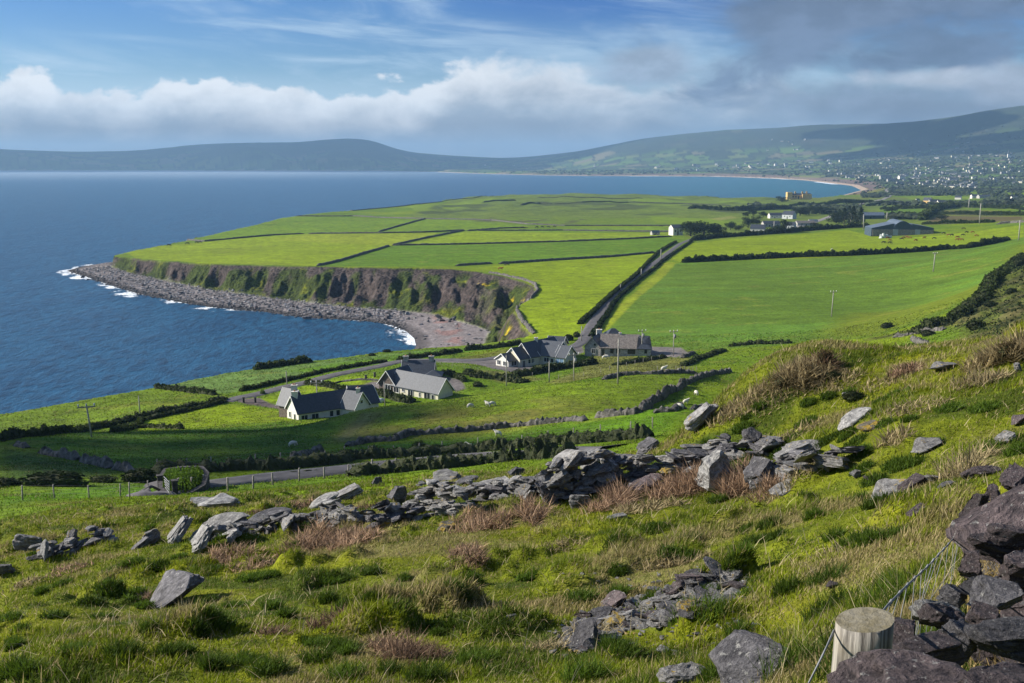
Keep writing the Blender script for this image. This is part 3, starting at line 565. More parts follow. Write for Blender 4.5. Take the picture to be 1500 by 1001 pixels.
M = dict(
 render=mat('white render', (.66, .63, .56), .85, .07, 1.5), townwall=mat('town walls', (.40, .39, .36), .85, .15, .02), cream=mat('cream render', (.62, .58, .45), .85, .07, 1.5), paleblue=mat('pale render', (.55, .57, .56), .85, .07, 1.5),
 stonewall=mat('grey rubble masonry', (.40, .38, .35), .9, .3, 3.0, .6, .1), brownstone=mat('brown stone face', (.15, .12, .10), .9, .35, 4.0, .6, .1), yellow=mat('ochre render', (.62, .42, .16), .85, .12, .4),
 slate=mat('dark slate', (.045, .052, .066), .55, .20, 2.5, .25, .03, spec=.45), slatelight=mat('sunlit slate', (.075, .082, .095), .6, .15, 2.5, .25, .03, spec=.45), slatebrown=mat('brown weathered slate', (.19, .165, .145), .75, .25, 2.2, .3, .04),  # slatelight: sunlight on roof planes painted in as a paler slate
 trim=mat('white trim', (.75, .75, .73), .6, .03, 2.0), glass=mat('window glass', (.02, .025, .03), .12, .1, 1.0, spec=.6), wood=mat('weathered wood', (.26, .235, .20), .85, .3, 6.0, .4, .01), polewood=mat('pole wood', (.34, .32, .28), .85, .2, 5.0, .3, .01),
 metal=mat('galvanised metal', (.22, .225, .23), .6, .1, 6.0), bluedoor=mat('blue door paint', (.16, .27, .42), .6, .08, 2.0), farmblue=mat('blue grey cladding', (.050, .075, .10), .6, .15, .8), tin=mat('steel roof sheet', (.11, .14, .18), .45, .15, .7), concrete=mat('concrete', (.24, .22, .20), .9, .2, 1.2),
 asphalt=mat('asphalt', (.105, .098, .100), .9, .18, .7, coord='P'), wallstone=mat('dry stone', (.17, .155, .14), .9, .55, 1.1, .9, .3, coord='P', c2=(.035, .035, .028)), hedgewall=mat('overgrown bank', (.050, .055, .022), .95, .5, .5, .9, .4, coord='P', c2=(.020, .028, .008)),
 wool=mat('wool', (.62, .59, .50), .95, .12, 5.0, .5, .03), face=mat('dark face', (.20, .17, .14), .9, .2, 9), redhide=mat('red brown hide', (.26, .085, .03), .8, .2, 2), darkhide=mat('dark hide', (.03, .022, .02), .8, .2, 2), wrap=mat('bale wrap', (.55, .58, .56), .4, .1, 3), dark=mat('dark opening', (.02, .02, .022), .9, .1, 1), terr=mat('terracotta', (.4, .17, .08), .8, .1, 3))
M['gr1'] = rockmat('grey schist', (.29, .28, .268), (.075, .072, .07), .04, moss=.2); M['gr2'] = rockmat('dark slate rock', (.15, .143, .15), (.042, .04, .043), .0); M['gr3'] = rockmat('purple sandstone', (.125, .095, .095), (.038, .03, .032), .0); M['gr4'] = rockmat('pale schist', (.36, .35, .33), (.09, .087, .084), .0); M['gr5'] = rockmat('lichen rock', (.24, .21, .14), (.10, .09, .07), 1.0)
M['leaf'] = leafmat('hedge leaves', (.045, .065, .016)); M['leafd'] = leafmat('dark leaves', (.022, .036, .012)); M['heather'] = leafmat('dry heather', (.115, .085, .04)); M['bark'] = mat('bark', (.09, .075, .06), .9, .3, 3)
M['leafl'] = leafmat('fresh leaves', (.09, .16, .012)); M['gorse'] = leafmat('gorse flower', (.40, .26, .01))
# ------------------------------------------------------------------ mesh helpers
def bmobj(name, bm, m, parent=None, smooth=False):
    me = bpy.data.meshes.new(name); bm.to_mesh(me); bm.free()
    for x in (m if isinstance(m, (list, tuple)) else [m]): me.materials.append(x)
    if smooth: me.polygons.foreach_set('use_smooth', [True]*len(me.polygons))
    return link(bpy.data.objects.new(name, me), parent)
def thing(name, label, cat, loc, rz=0, group=None):
    o = bpy.data.objects.new(name, None); o.empty_display_size = .5; COL.objects.link(o); o.location = loc; o.rotation_euler = (0, 0, rz); return tag(o, label, cat, group)
def copy_tree(o, parent=None):
    c = o.copy(); COL.objects.link(c); c.parent = parent
    for ch in list(o.children): copy_tree(ch, c)
    return c
def put(o, loc=None, rz=None, s=None, label=None, group=None, rot=None):
    if loc is not None: o.location = loc
    if rot is not None: o.rotation_euler = rot
    elif rz is not None: o.rotation_euler = (0, 0, rz)
    if s is not None: o.scale = (s, s, s) if np.isscalar(s) else s
    if label: o['label'] = label
    if group: o['group'] = group
    return o
def poly(bm, pts, mi=0):
    f = bm.faces.new([bm.verts.new(p) for p in pts]); f.material_index = mi; return f
def box(bm, c, s, rz=0, mi=0, taper=1.0):
    R = Matrix.Rotation(rz, 3, 'Z'); vs_ = []
    for z in (-.5, .5):
        for x, y in ((-.5, -.5), (.5, -.5), (.5, .5), (-.5, .5)):
            k = taper if z > 0 else 1; vs_.append(bm.verts.new(Vector(c)+R@Vector((x*s[0]*k, y*s[1]*k, z*s[2]))))
    for q in ((3, 2, 1, 0), (4, 5, 6, 7), (0, 1, 5, 4), (1, 2, 6, 5), (2, 3, 7, 6), (3, 0, 4, 7)):
        bm.faces.new([vs_[i] for i in q]).material_index = mi
def tube(bm, pts, rad, n=6, mi=0, cap=True):
    rings = []
    for i, p in enumerate(pts):
        p = Vector(p); a = Vector(pts[max(i-1, 0)]); b = Vector(pts[min(i+1, len(pts)-1)]); d = (b-a).normalized(); u = d.orthogonal().normalized() if abs(d.z) > .9 else d.cross(Vector((0, 0, 1))).normalized(); w_ = d.cross(u)
        r = rad[i] if hasattr(rad, '__len__') else rad
        rings.append([bm.verts.new(p+(u*math.cos(t)+w_*math.sin(t))*r) for t in [2*math.pi*k/n for k in range(n)]])
    for a, b in zip(rings, rings[1:]):
        for k in range(n):
            f = bm.faces.new([a[k], a[(k+1) % n], b[(k+1) % n], b[k]]); f.material_index = mi; f.smooth = True
    if cap:
        bm.faces.new(rings[0][::-1]).material_index = mi; bm.faces.new(rings[-1]).material_index = mi
def resample(P, step):
    P = [np.array(p[:2]) for p in P]; o = [P[0]]
    for a, b in zip(P, P[1:]):
        L = np.linalg.norm(b-a); st = step(0.5*(np.hypot(*a)+np.hypot(*b))) if callable(step) else step; n = max(1, int(L/st))
        for i in range(1, n+1): o.append(a+(b-a)*i/n)
    return np.array(o)
# ------------------------------------------------------------------ walls, hedges, roads laid over the ground
def ribbon(name, px, h, w, m, label, cat, group=None, rough=.25, rmin=60, leaves=None, gaps=None, world=None, wob=.3, hmod=None):
    W_ = world or gpl(px, rmin); rm = np.mean([math.hypot(p[0], p[1]) for p in W_])
    P = resample(W_, lambda r: max(.35, r*.0018)); n = len(P)
    T = np.gradient(P, axis=0); T /= np.linalg.norm(T, axis=1)[:, None]+1e-9; N_ = np.c_[T[:, 1], -T[:, 0]]
    P = P+N_*(wob*vn(P[:, 0]/9, P[:, 1]/9, 7))[:, None]
    prof_ = np.array([(-.62, -.12), (-.52, .35), (-.42, .78), (-.2, 1.0), (.2, 1.0), (.42, .78), (.52, .35), (.62, -.12)]); k = len(prof_)
    gzv = np.array([gz(*p) for p in P]); hh_ = h*(1+rough*(fbm(P[:, 0]/max(2.2, rm*.01), P[:, 1]/max(2.2, rm*.01), 3, 3)*1.0+.35*RS.randn(n)))
    if hmod is not None: hh_ = hh_*np.array([hmod(i/(n-1)) for i in range(n)])
    hh_ = hh_*np.minimum(1, .35+np.minimum(np.arange(n), n-1-np.arange(n))/3.0)
    co = np.zeros((n, k, 3)); jit = RS.rand(n, k, 2)-.5
    for j, (a, b) in enumerate(prof_):
        off = w*a*(1+rough*jit[:, j, 0]*1.2); co[:, j, :2] = P+N_*off[:, None]; co[:, j, 2] = gzv+hh_*b*(1+rough*.5*jit[:, j, 1])-.06
        co[:, j, 2] = np.where(b < 0, gzv-.7, co[:, j, 2])
    i = np.arange(n-1)[:, None]*k; j = np.arange(k-1); q = np.stack([i+j, i+j+1, i+k+j+1, i+k+j], -1).reshape(-1, 4)
    me = raw_mesh(name, co.reshape(-1, 3)-[P[0, 0], P[0, 1], gzv[0]], q, False); me.materials.append(m)
    o = link(bpy.data.objects.new(name, me)); o.location = (P[0, 0], P[0, 1], gzv[0]); tag(o, label, cat, group)
    if leaves:
        nl = int(min(leaves*6*n*max(.35, rm*.0018), 16000)); ii = RS.randint(0, n-1, nl); jj = RS.randint(1, k-2, nl); t = RS.rand(nl, 1); s = RS.rand(nl, 1)
        c = (co[ii, jj]*(1-t)+co[ii+1, jj]*t)*(1-s)+co[ii, jj+1]*s+RS.randn(nl, 3)*.12*h
        leafcloud('foliage', c-np.array([P[0, 0], P[0, 1], gzv[0]]), max(.10, rm*.0012)*np.ones(nl), M['leaf'] if m is not M['wallstone'] else M['leafd'], o)
    return o
def leafcloud(name, c, size, m, parent=None):
    n = len(c); a = RS.randn(n, 3); a /= np.linalg.norm(a, axis=1)[:, None]; b = np.cross(a, RS.randn(n, 3)); b /= np.linalg.norm(b, axis=1)[:, None]
    s = (size*(.6+.8*RS.rand(n)))[:, None]; co = np.stack([c-a*s, c+b*s*.6, c+a*s, c-b*s*.6], 1).reshape(-1, 3)
    me = raw_mesh(name, co, np.arange(4*n).reshape(-1, 4), False); me.materials.append(m); return link(bpy.data.objects.new(name, me), parent)
def road(name, px, w, m=None, rmin=60, lift=.07, z_from=None):
    P = resample(gpl(px, rmin), lambda r: max(1.0, r*.004)); n = len(P)
    for _ in range(6): P[1:-1] = (P[:-2]+2*P[1:-1]+P[2:])/4
    T = np.gradient(P, axis=0); T /= np.linalg.norm(T, axis=1)[:, None]+1e-9; N_ = np.c_[T[:, 1], -T[:, 0]]; k = 7; co = np.zeros((n, k, 3))
    for j in range(k):
        q = P+N_*(w*(j/(k-1)-.5)); co[:, j, :2] = q; co[:, j, 2] = [gz(*p) for p in q]
    zc_ = co[:, :, 2].max(1)
    for _ in range(4): zc_[1:-1] = np.maximum(zc_[1:-1], (zc_[:-2]+zc_[2:])/2)
    co[:, :, 2] = zc_[:, None]+lift; co[:, 0, 2] -= .45; co[:, -1, 2] -= .45
    i = np.arange(n-1)[:, None]*k; j = np.arange(k-1); me = raw_mesh(name, co.reshape(-1, 3), np.stack([i+j, i+j+1, i+k+j+1, i+k+j], -1).reshape(-1, 4)[:, ::-1]); me.materials.append(m or M['asphalt'])
    return tag(link(bpy.data.objects.new(name, me)), kind='structure')
# ------------------------------------------------------------------ buildings
def xy(u, v, z): p = Pz(u, v, z); return np.array(p[:2])
def wingbox(name_i, P0, d, nrm, L, Wd, zf, ze, hr, mw, mr, parent, hip=False, verge=True, ov=.35, deep=1.6):
    """one gabled wing: P0 corner, d along the ridge, nrm across"""
    c = [P0, P0+d*L, P0+d*L+nrm*Wd, P0+nrm*Wd]; m0, m1 = P0+nrm*Wd/2, P0+d*L+nrm*Wd/2; zr = ze+hr
    o3 = lambda p, z: (float(p[0]), float(p[1]), float(z)); bm = bmesh.new()
    for a, b in ((0, 1), (1, 2), (2, 3), (3, 0)): poly(bm, [o3(c[a], zf-deep), o3(c[b], zf-deep), o3(c[b], ze), o3(c[a], ze)])
    if not hip:
        poly(bm, [o3(c[1], ze), o3(c[2], ze), o3(m1, zr)]); poly(bm, [o3(c[3], ze), o3(c[0], ze), o3(m0, zr)])
    bmesh.ops.recalc_face_normals(bm, faces=bm.faces); bmobj('wall', bm, mw, parent)
    bm = bmesh.new(); s = hr/(Wd/2); e0 = -ov; 
    hx = Wd*.42 if hip else -ov
    for sg in (0, 1):
        base = P0 if sg == 0 else P0+nrm*Wd; out = -nrm if sg == 0 else nrm
        a = base-d*ov+out*ov; b = base+d*(L+ov)+out*ov; r0, r1 = m0+d*hx, m1-d*hx
        pts = [o3(a, ze-s*ov+.10), o3(b, ze-s*ov+.10), o3(r1, zr+.12), o3(r0, zr+.12)]; lo = [(p[0], p[1], p[2]-.14) for p in pts]
        poly(bm, pts); poly(bm, lo[::-1])
        for i in range(4): j = (i+1) % 4; poly(bm, [pts[i], pts[j], lo[j], lo[i]])
    if hip:
        for (A_, B_, r_) in ((P0-d*ov-nrm*ov, P0-d*ov+nrm*(Wd+ov), m0+d*hx), (P0+d*(L+ov)-nrm*ov, P0+d*(L+ov)+nrm*(Wd+ov), m1-d*hx)):
            poly(bm, [o3(A_, ze-s*ov+.10), o3(B_, ze-s*ov+.10), o3(r_, zr+.12)])
    bmesh.ops.recalc_face_normals(bm, faces=bm.faces); rf = bmobj('roof', bm, mr, parent)
    if verge and not hip:
        for (g0, g1, gm__, dd_) in ((c[0], c[3], m0, -d), (c[1], c[2], m1, d)):
            bm = bmesh.new()
            for e, sgn in ((g0, -nrm), (g1, nrm)):
                p0 = e+sgn*(ov+.03)+dd_*(ov+.03); p1 = gm__+dd_*(ov+.03); q = dd_*.06
                for zz in (0,):
                    A4 = [o3(p0, ze-s*ov-.10), o3(p1, zr-.06), o3(p1, zr+.17), o3(p0, ze-s*ov+.15)]; B4 = [(p[0]+q[0], p[1]+q[1], p[2]) for p in A4]
                    poly(bm, A4); poly(bm, B4[::-1])
                    for i in range(4): j = (i+1) % 4; poly(bm, [A4[i], A4[j], B4[j], B4[i]])
            bmesh.ops.recalc_face_normals(bm, faces=bm.faces); bmobj('verge_board', bm, M['trim'], rf)
    return dict(c=c, m0=m0, m1=m1, d=d, n=nrm, L=L, W=Wd, zf=zf, ze=ze, zr=zr, roof=rf)
def wingE(A, B, C, zf, ze, hr, mw, mr, parent, extA=0, Wd=None, **k):
    """A-B the visible eave line, C the far corner of the gable at B (photo positions of real corners at eave height)"""
    a, b = xy(*A, ze), xy(*B, ze); d = (b-a)/np.linalg.norm(b-a); a = a-d*extA; n = np.array([-d[1], d[0]])
    if n@b < 0: n = -n
    if Wd is None: c = xy(*C, ze); Wd = abs((c-b)@n)
    return wingbox('w', a, d, n, np.linalg.norm(b-a), Wd, zf, ze, hr, mw, mr, parent, **k)
def wingG(B, C, L, zf, ze, hr, mw, mr, parent, **k):
    """B-C the visible gable; the wing runs away from it"""
    b, c = xy(*B, ze), xy(*C, ze); n = (c-b)/np.linalg.norm(c-b); d = np.array([-n[1], n[0]])
    if d@b < 0: d = -d
    return wingbox('w', b, d, n, L, np.linalg.norm(c-b), zf, ze, hr, mw, mr, parent, **k)
def opening(parent, p, q, f, w_, h_, zs, out, kind='window', m=None, frame=True):
    """a window or door on the wall p-q at fraction f, sill at zs"""
    p, q = np.array(p), np.array(q); t = (q-p)/np.linalg.norm(q-p); c = p+(q-p)*f; n = np.array([-t[1], t[0]]); n = n if n@np.array(out) > 0 else -n
    rz = math.atan2(t[1], t[0]); bm = bmesh.new(); cc_ = c+n*.03; box(bm, (cc_[0], cc_[1], zs+h_/2), (w_, .08, h_), rz); o = bmobj(kind, bm, m or M['glass'], parent)
    if frame:
        bm = bmesh.new(); t3 = np.r_[t, 0]; cf = c+n*.09; fw = .09
        for dx, dz, sx, sz in ((-w_/2, h_/2, fw, h_+fw), (w_/2, h_/2, fw, h_+fw), (0, 0, w_+.3, fw*1.5), (0, h_, w_-fw, fw))+(((0, h_/2, fw*.7, h_-.1),) if w_ > 1 else ()):
            x_ = cf+t*dx; box(bm, (x_[0], x_[1], zs+dz), (sx, .06, sz), rz)
        bmobj('frame', bm, M['trim'], o)
    return o
def chimney(parent, p, z0, h, m=None, s=(.9, .6), rz=0, pots=1):
    bm = bmesh.new(); box(bm, (p[0], p[1], z0+h/2-.5), (s[0], s[1], h+1), rz); box(bm, (p[0], p[1], z0+h+.07), (s[0]+.18, s[1]+.18, .14), rz); o = bmobj('chimney', bm, m or M['render'], parent)
    bm = bmesh.new()
    for k in range(pots): tube(bm, [(p[0]+(k-.5*(pots-1))*.4, p[1], z0+h+.14), (p[0]+(k-.5*(pots-1))*.4, p[1], z0+h+.5)], [.14, .11], 7)
    bmobj('chimney_pot', bm, M['terr'], o)
def rebase(t):
    """children were built in world space: bring them under their thing"""
    bpy.context.view_layer.update(); inv = Matrix.Translation(-Vector(t.location))
    for ch in t.children: ch.data.transform(inv); 
    for ch in t.children:
        for g in ch.children: g.data.transform(inv)
# ------------------------------------------------------------------ rocks
def rockmesh(seed, flat=1.0, cuts=9, rough=.06, sub=4):
    R = random.Random(seed); bm = bmesh.new(); bmesh.ops.create_icosphere(bm, subdivisions=sub, radius=1.25)
    pl = []
    for _ in range(cuts):
        n = Vector((R.gauss(0, 1), R.gauss(0, 1), R.gauss(0, 1)*(.5 if flat < .6 else 1))).normalized(); pl.append((n, R.uniform(.55, .95)))
    pl += [(Vector((R.uniform(-.15, .15), R.uniform(-.15, .15), 1)).normalized(), .75), (Vector((R.uniform(-.15, .15), 0, -1)).normalized(), .75)]
    for v in bm.verts:
        for n, d in pl:
            k = v.co.dot(n)-d
            if k > 0: v.co -= n*k
    o = [v.co.copy() for v in bm.verts]; A = np.array(o); s = seed*1.7
    dn_ = fbm(A[:, 0]*1.6+s, A[:, 1]*1.6+A[:, 2]*1.3, seed, 4)*rough*2.2+fbm(A[:, 2]*7+s, A[:, 0]*.9+A[:, 1]*.7, seed+5, 2)*rough*2.1+np.abs(fbm(A[:, 0]*3+s, A[:, 1]*3+A[:, 2]*2, seed+9, 3))*rough*-2.0
    bm.normal_update()
    for v, q in zip(bm.verts, dn_): v.co += v.normal*float(q)
    for v in bm.verts: v.co.z *= flat
    me = bpy.data.meshes.new('rock'); bm.to_mesh(me); bm.free(); return me
RK = [rockmesh(i, f, c, r_) for i, (f, c, r_) in enumerate([(1, 9, .06), (.9, 11, .05), (.75, 8, .07), (.5, 9, .06), (.42, 10, .05), (.35, 8, .05), (.3, 10, .045), (.55, 12, .06), (.8, 7, .08), (.4, 7, .07), (.26, 9, .04), (.6, 8, .06)])]
_rkc = {}
def rockm(i, m):
    if (i, m) not in _rkc: k = RK[i].copy(); k.materials.append(M[m]); _rkc[(i, m)] = k
    return _rkc[(i, m)]
def rock(name, i, m, loc, size, rot=(0, 0, 0), parent=None):
    o = bpy.data.objects.new(name, rockm(i, m)); COL.objects.link(o); o.parent = parent; o.location = loc; o.rotation_euler = rot; o.scale = size if hasattr(size, '__len__') else (size,)*3; return o
# ------------------------------------------------------------------ roads
road('road', [(232,712),(262,716),(306,711),(340,708),(380,703),(440,698),(500,693),(560,687),(640,680),(720,671),(790,667),(850,660),(900,656)], 4.0, rmin=80)
road('side_road', [(205,727),(222,727),(240,722),(262,718)], 3.4, rmin=80)
road('lane', [(330,589),(344,585),(380,578),(420,568),(456,561),(475,556),(512,547),(551,539),(575,533),(600,529.5),(644,528.5),(700,529),(760,519),(820,513),(846,507),(856,499),(871,470),(895,438),(934,403),(967,380),(997,357),(1018,348.5),(1040,344)], 5.0, lift=.12)
road('far_road', [(1165,334),(1190,327),(1215,318),(1240,305),(1262,299),(1296,291),(1310,286),(1296,279),(1310,274),(1325,272)], 8, M['concrete'], lift=.3)
# ------------------------------------------------------------------ field walls of the headland
WS, HB = M['wallstone'], M['hedgewall']
HL = 'field walls of the headland'
for px, h, lab in [
 ([(223,361),(300,354),(400,345),(446,343)], 1.7, 'dark field wall running in from the seaward edge above the cliff point'),
 ([(452,343),(560,342),(620,341),(680,338)], 1.7, 'level field wall ending in a gap, left of the first wall junction'),
 ([(684,339),(733,335),(773,334)], 1.7, 'short double wall just right of the gap in the headland middle'),
 ([(700,338.5),(824,338),(984,340)], 1.7, 'straight field wall ending beside the small blue roofed shed'),
 ([(465,390),(500,382),(570,361)], 1.8, 'slanting field wall climbing from the cliff edge'),
 ([(575,360),(620,350),(650,344),(680,338)], 1.8, 'slanting field wall meeting the level wall at the junction'),
 ([(577,360),(650,359),(733,357),(840,354),(933,350),(984,347)], 1.7, 'long field wall ending at the lane junction by the white house'),
 ([(555,340),(590,330),(623,321)], 1.8, 'short steep slanting wall up to the scrubby ground'),
 ([(433,317),(517,317),(583,320),(623,321),(720,323),(773,329),(827,331),(984,331)], 1.7, 'longest field wall bounding the rough links ground'),
 ([(413,319),(450,313),(516,309),(583,303),(650,295),(700,289),(765,284.6)], 1.5, 'thin wall following the far seaward edge of the headland'),
 ([(731,387),(808,382),(893,377),(960,371)], 1.8, 'field wall ending at the lane, third up from the cove'),
 ([(667,390),(700,388),(721,386.5)], 1.6, 'short stub of wall above the cove cliff'),
 ([(763,301),(790,298.5),(808,299)], 3.0, 'short curved bank on the links'),
 ([(812,299),(853,297),(920,297),(1000,299),(1070,302)], 2.2, 'long dark bank across the links'),
 ([(707,297),(730,294.5),(755,294)], 3.0, 'dark dune bank near the seaward tip of the links'),
 ([(787,290),(867,290),(941,291)], 2.2, 'thin far bank along the seaward links')]:
    ribbon('field_wall', px, h*.8, 1.4 if h < 2.1 else 4, HB if h > 2.1 else WS, lab, 'wall', HL, .2, wob=.3)
ribbon('roadside_hedge', [(850,475),(880,448),(909,422),(948,387),(965,370),(990,355)], 1.1, 1.2, HB, 'thick hedge bank along the left side of the straight lane', 'hedge', leaves=7)
ribbon('roadside_wall', [(866,494),(883,471),(904,438),(939,408),(962,391),(985,373),(1014,354)], 1.0, 1.2, WS, 'stone bank along the right side of the straight lane', 'wall', leaves=2)
ribbon('hedge', [(1000,385),(1100,380),(1167,377),(1240,375),(1317,371),(1383,366),(1417,364),(1450,358),(1477,352)], 2.2, 2.4, HB, 'long bushy hedge above the big dark green field', 'hedge', rough=.6, leaves=10)
ribbon('hedge', [(1014,353),(1045,349),(1072,347),(1128,343),(1184,338),(1240,334),(1275,333)], 2.4, 2.8, HB, 'bushy hedge below the hamlet houses', 'hedge', rough=.6, leaves=10)
for px, h, lab in [([(1291,307),(1340,306),(1375,306)], 3, 'short hedge above the small green fields behind the barn'), ([(1351,323),(1362,314),(1378,306),(1400,302)], 5, 'broad hedge slanting up between green and brown fields'),
 ([(1400,302),(1450,305),(1500,308)], 3, 'hedge along the top of the brown field'), ([(1373,314),(1430,315),(1500,316)], 2.6, 'hedge between the two brown fields'), ([(1290,317),(1320,316),(1350,318)], 3, 'hedge right behind the big barn roof'),
 ([(1352,329),(1400,328),(1457,326)], 2.2, 'low bank behind the grazing cattle'), ([(1220,297),(1280,297)], 3, 'dark hedge near the ochre mansion'), ([(1165,301),(1215,300),(1262,297)], 3, 'hedge in front of the ochre mansion'),
 ([(1010,306),(1080,309),(1110,308),(1165,305)], 4, 'scrub bank between links and hamlet trees')]:
    ribbon('hedge', px, h, h*1.2, HB, lab, 'hedge', rough=.6, leaves=4)
ribbon('stone_wall', [(1459,329),(1480,327),(1512,325)], 2.0, 2.4, WS, 'rough stone wall at the right edge behind the cattle', 'wall')
# ------------------------------------------------------------------ walls and hedges of the coastal fields
for px, h, w_, lab, m_, lv, gr in [
 ([(680,514),(737,509),(765,504)], 1.3, 1.2, 'hedge bank above the cove beach beside the cream bungalow', HB, 5, .4),
 ([(582,529),(600,526),(644,520.5),(676,515.5)], 1.1, 1.3, 'dark hedge between coastal strip and drive entrance', HB, 8, .5),
 ([(352,574),(380,568),(413,560),(479,545),(534,535),(567,531)], .9, 1.2, 'long hedge along the upper drive', HB, 8, .4),
 ([(0,648),(67,638),(133,630),(173,622),(208,613),(240,605),(293,595),(333,586)], 1.05, 1.5, 'dark hedge descending left below the coastal pasture', HB, 8, .5),
 ([(165,634),(208,617),(250,608),(300,597),(330,589)], .8, 1.1, 'lower hedge beside the bright mown field', HB, 7, .5),
 ([(168,629),(215,627),(267,629)], .9, 1.0, 'low scruffy hedge under the bright mown field', HB, 5, .4),
 ([(195,565),(230,569),(267,573),(315,579)], 1.1, 1.2, 'low hedge between pasture and blue green crop', HB, 5, .5),
 ([(224,697),(240,695),(280,691),(356,688),(400,688),(440,684),(500,678),(512,673),(578,670),(644,665),(700,661),(760,657),(800,653),(867,648),(907,645),(955,640)], 1.15, 1.9, 'long dark hedge behind the main road', HB, 9, .45),
 ([(400,700),(438,697),(475,694)], .5, .5, 'low bank on the near verge of the main road', HB, 0, .3),
 ([(748,552),(780,549),(816,542),(850,537),(872,533)], 1.5, 2.0, 'rounded hedge in front of the garage', HB, 12, .5),
 ([(680,548),(700,553),(725,555),(750,559),(771,561)], 1.2, 2.0, 'rough hedge below the forecourt of the cream bungalow', HB, 10, .6),
 ([(900,536),(925,532),(950,528),(975,524)], .8, 1.6, 'low scrub bank in front of the grey farmhouse', HB, 6, .5),
 ([(645,546),(662,550),(682,560)], 1.0, 1.2, 'low shrub row beside the yard of the stone cottage', HB, 8, .5),
 ([(448,563),(470,566),(500,572),(530,577)], 1.0, 1.2, 'garden hedge behind the white bungalow', HB, 8, .5),
 ([(547,574),(570,581),(590,587),(605,590)], 1.1, 2.0, 'garden bank between the two cottages', HB, 9, .5),
 ([(1000,525),(1010,521),(1016,518)], 1.0, 1.2, 'short wall at the end of the curved gravel drive', WS, 0, .4),
 ([(1068,508),(1100,505),(1160,503)], .9, 1.4, 'low bank below the big green field', HB, 5, .5),
 ([(1000,537),(1020,528),(1062,514)], 1.0, 1.4, 'slanting hedge right of the curved drive', HB, 6, .5),
 ([(1310,494),(1350,487),(1385,483)], .8, 1.2, 'thin bank at the foot of the big green field', WS, 0, .5),
 ([(478,566),(500,560),(530,557),(556,558)], .5, .5, 'garden kerb wall round the oval lawn', WS, 0, .2)]:
    ribbon('hedge' if m_ is HB else 'stone_wall', px, h, w_, m_, lab, 'hedge' if m_ is HB else 'wall', rough=gr, leaves=lv)
for px, h, lab in [
 ([(507,655),(538,649),(578,646),(600,638),(644,635),(700,631),(748,626),(800,621),(839,616.5),(857,617)], .8, 'long dry stone wall crossing the sheep pasture'),
 ([(873,612),(884,611.5),(905,609),(929,607),(941,604)], .95, 'dry stone wall right of the gap in the long pasture wall'),
 ([(941,603),(952,592),(970,585),(975,577),(993,571),(1002,565)], 1.25, 'thick tumbled stone wall climbing the sheep pasture'),
 ([(1002,564),(1020,556),(1045,549),(1070,545)], .9, 'stone wall continuing up behind the mound'),
 ([(957,606),(986,603),(1020,600),(1040,598)], .8, 'low stone wall right of the wall bend'),
 ([(884,557),(907,551),(935,549),(963,548.5),(1020,548)], .8, 'low broken stone wall below the rough paddock'),
 ([(21,653),(40,657)], .7, 'stub of pale tumbled wall at the left edge'), ([(62,664),(90,670),(112,675)], .9, 'pale tumbled wall in the dark field'), ([(122,677),(145,682),(160,687)], .9, 'second pale stretch of the tumbled wall'), ([(168,688),(182,690),(197,693)], 1.0, 'last pale stretch of tumbled wall before the hedge'),
 ([(428,677),(440,672),(452,668),(472,664)], .9, 'short slanting run of tumbled stones above the road hedge'),
 ([(1336,497),(1350,506),(1368,511),(1380,511)], 1.0, 'pale tumbled stones below the gorse slope')]:
    ribbon('dry_stone_wall', px, h, .9, WS, lab, 'wall', 'dry stone walls of the pastures', .45)
ribbon('cliff_top_wall', [(783,489),(767,472),(757,456),(762,446),(778,438),(787,426),(785,417),(765,410),(740,404),(716,400)], 1.1, 1.1, M['wallstone'], 'pale stone wall following the cliff edge above the cove', 'wall', rough=.4)
# ------------------------------------------------------------------ bushes
def bushmesh(seed, n=1500, m='leafd', leaf=.13, flat=.75):
    R = np.random.RandomState(seed); a = R.randn(n, 3); a /= np.linalg.norm(a, axis=1)[:, None]; l = 1+.32*fbm(a[:, 0]*2+seed, a[:, 1]*2+a[:, 2]*1.4, seed, 3)*1.5
    r = l*(R.rand(n)**.35); c = a*r[:, None]; c[:, 2] = c[:, 2]*flat+flat*.62; c = c[c[:, 2] > -.1]
    return c
bm0 = {}
def bush(loc, rx, ry, h, label, m='leafd', seed=1, cat='bush', group=None, core='hedgewall', leaf=.11, n=1500, name='bush'):
    key = (seed, m, leaf, n)
    if key not in bm0:
        t = thing(name, 'x', cat, (0, 0, 0)); bm0[key] = t; f = leafcloud('foliage', bushmesh(seed, n), leaf*np.ones(len(bushmesh(seed, n))), M[m], t)
        bm = bmesh.new(); bmesh.ops.create_icosphere(bm, subdivisions=3, radius=.82)
        for v in bm.verts: v.co *= 1+.28*float(fbm(v.co.x*2+seed, v.co.y*2+v.co.z, seed, 3)); v.co.z = v.co.z*.72+.42
        bmobj('branches', bm, M[core], t); o = t; 
    else: o = copy_tree(bm0[key])
    o.name = name; z = gz(loc[0], loc[1]); put(o, (loc[0], loc[1], z-.05*h), RS.rand()*6.28 if rx == ry else 0, (rx, ry, h/1.35), label); o['category'] = cat
    if group: o['group'] = group
    return o
def bpx(u, v, wpx, hpx, label, rmin=60, **k):
    p = gp(u, v, rmin); r = math.hypot(p[0], p[1]); s = r/FP; dd = k.pop('d', .8); return bush(p, wpx*s/2, wpx*s/2*dd, hpx*s, label, **k)
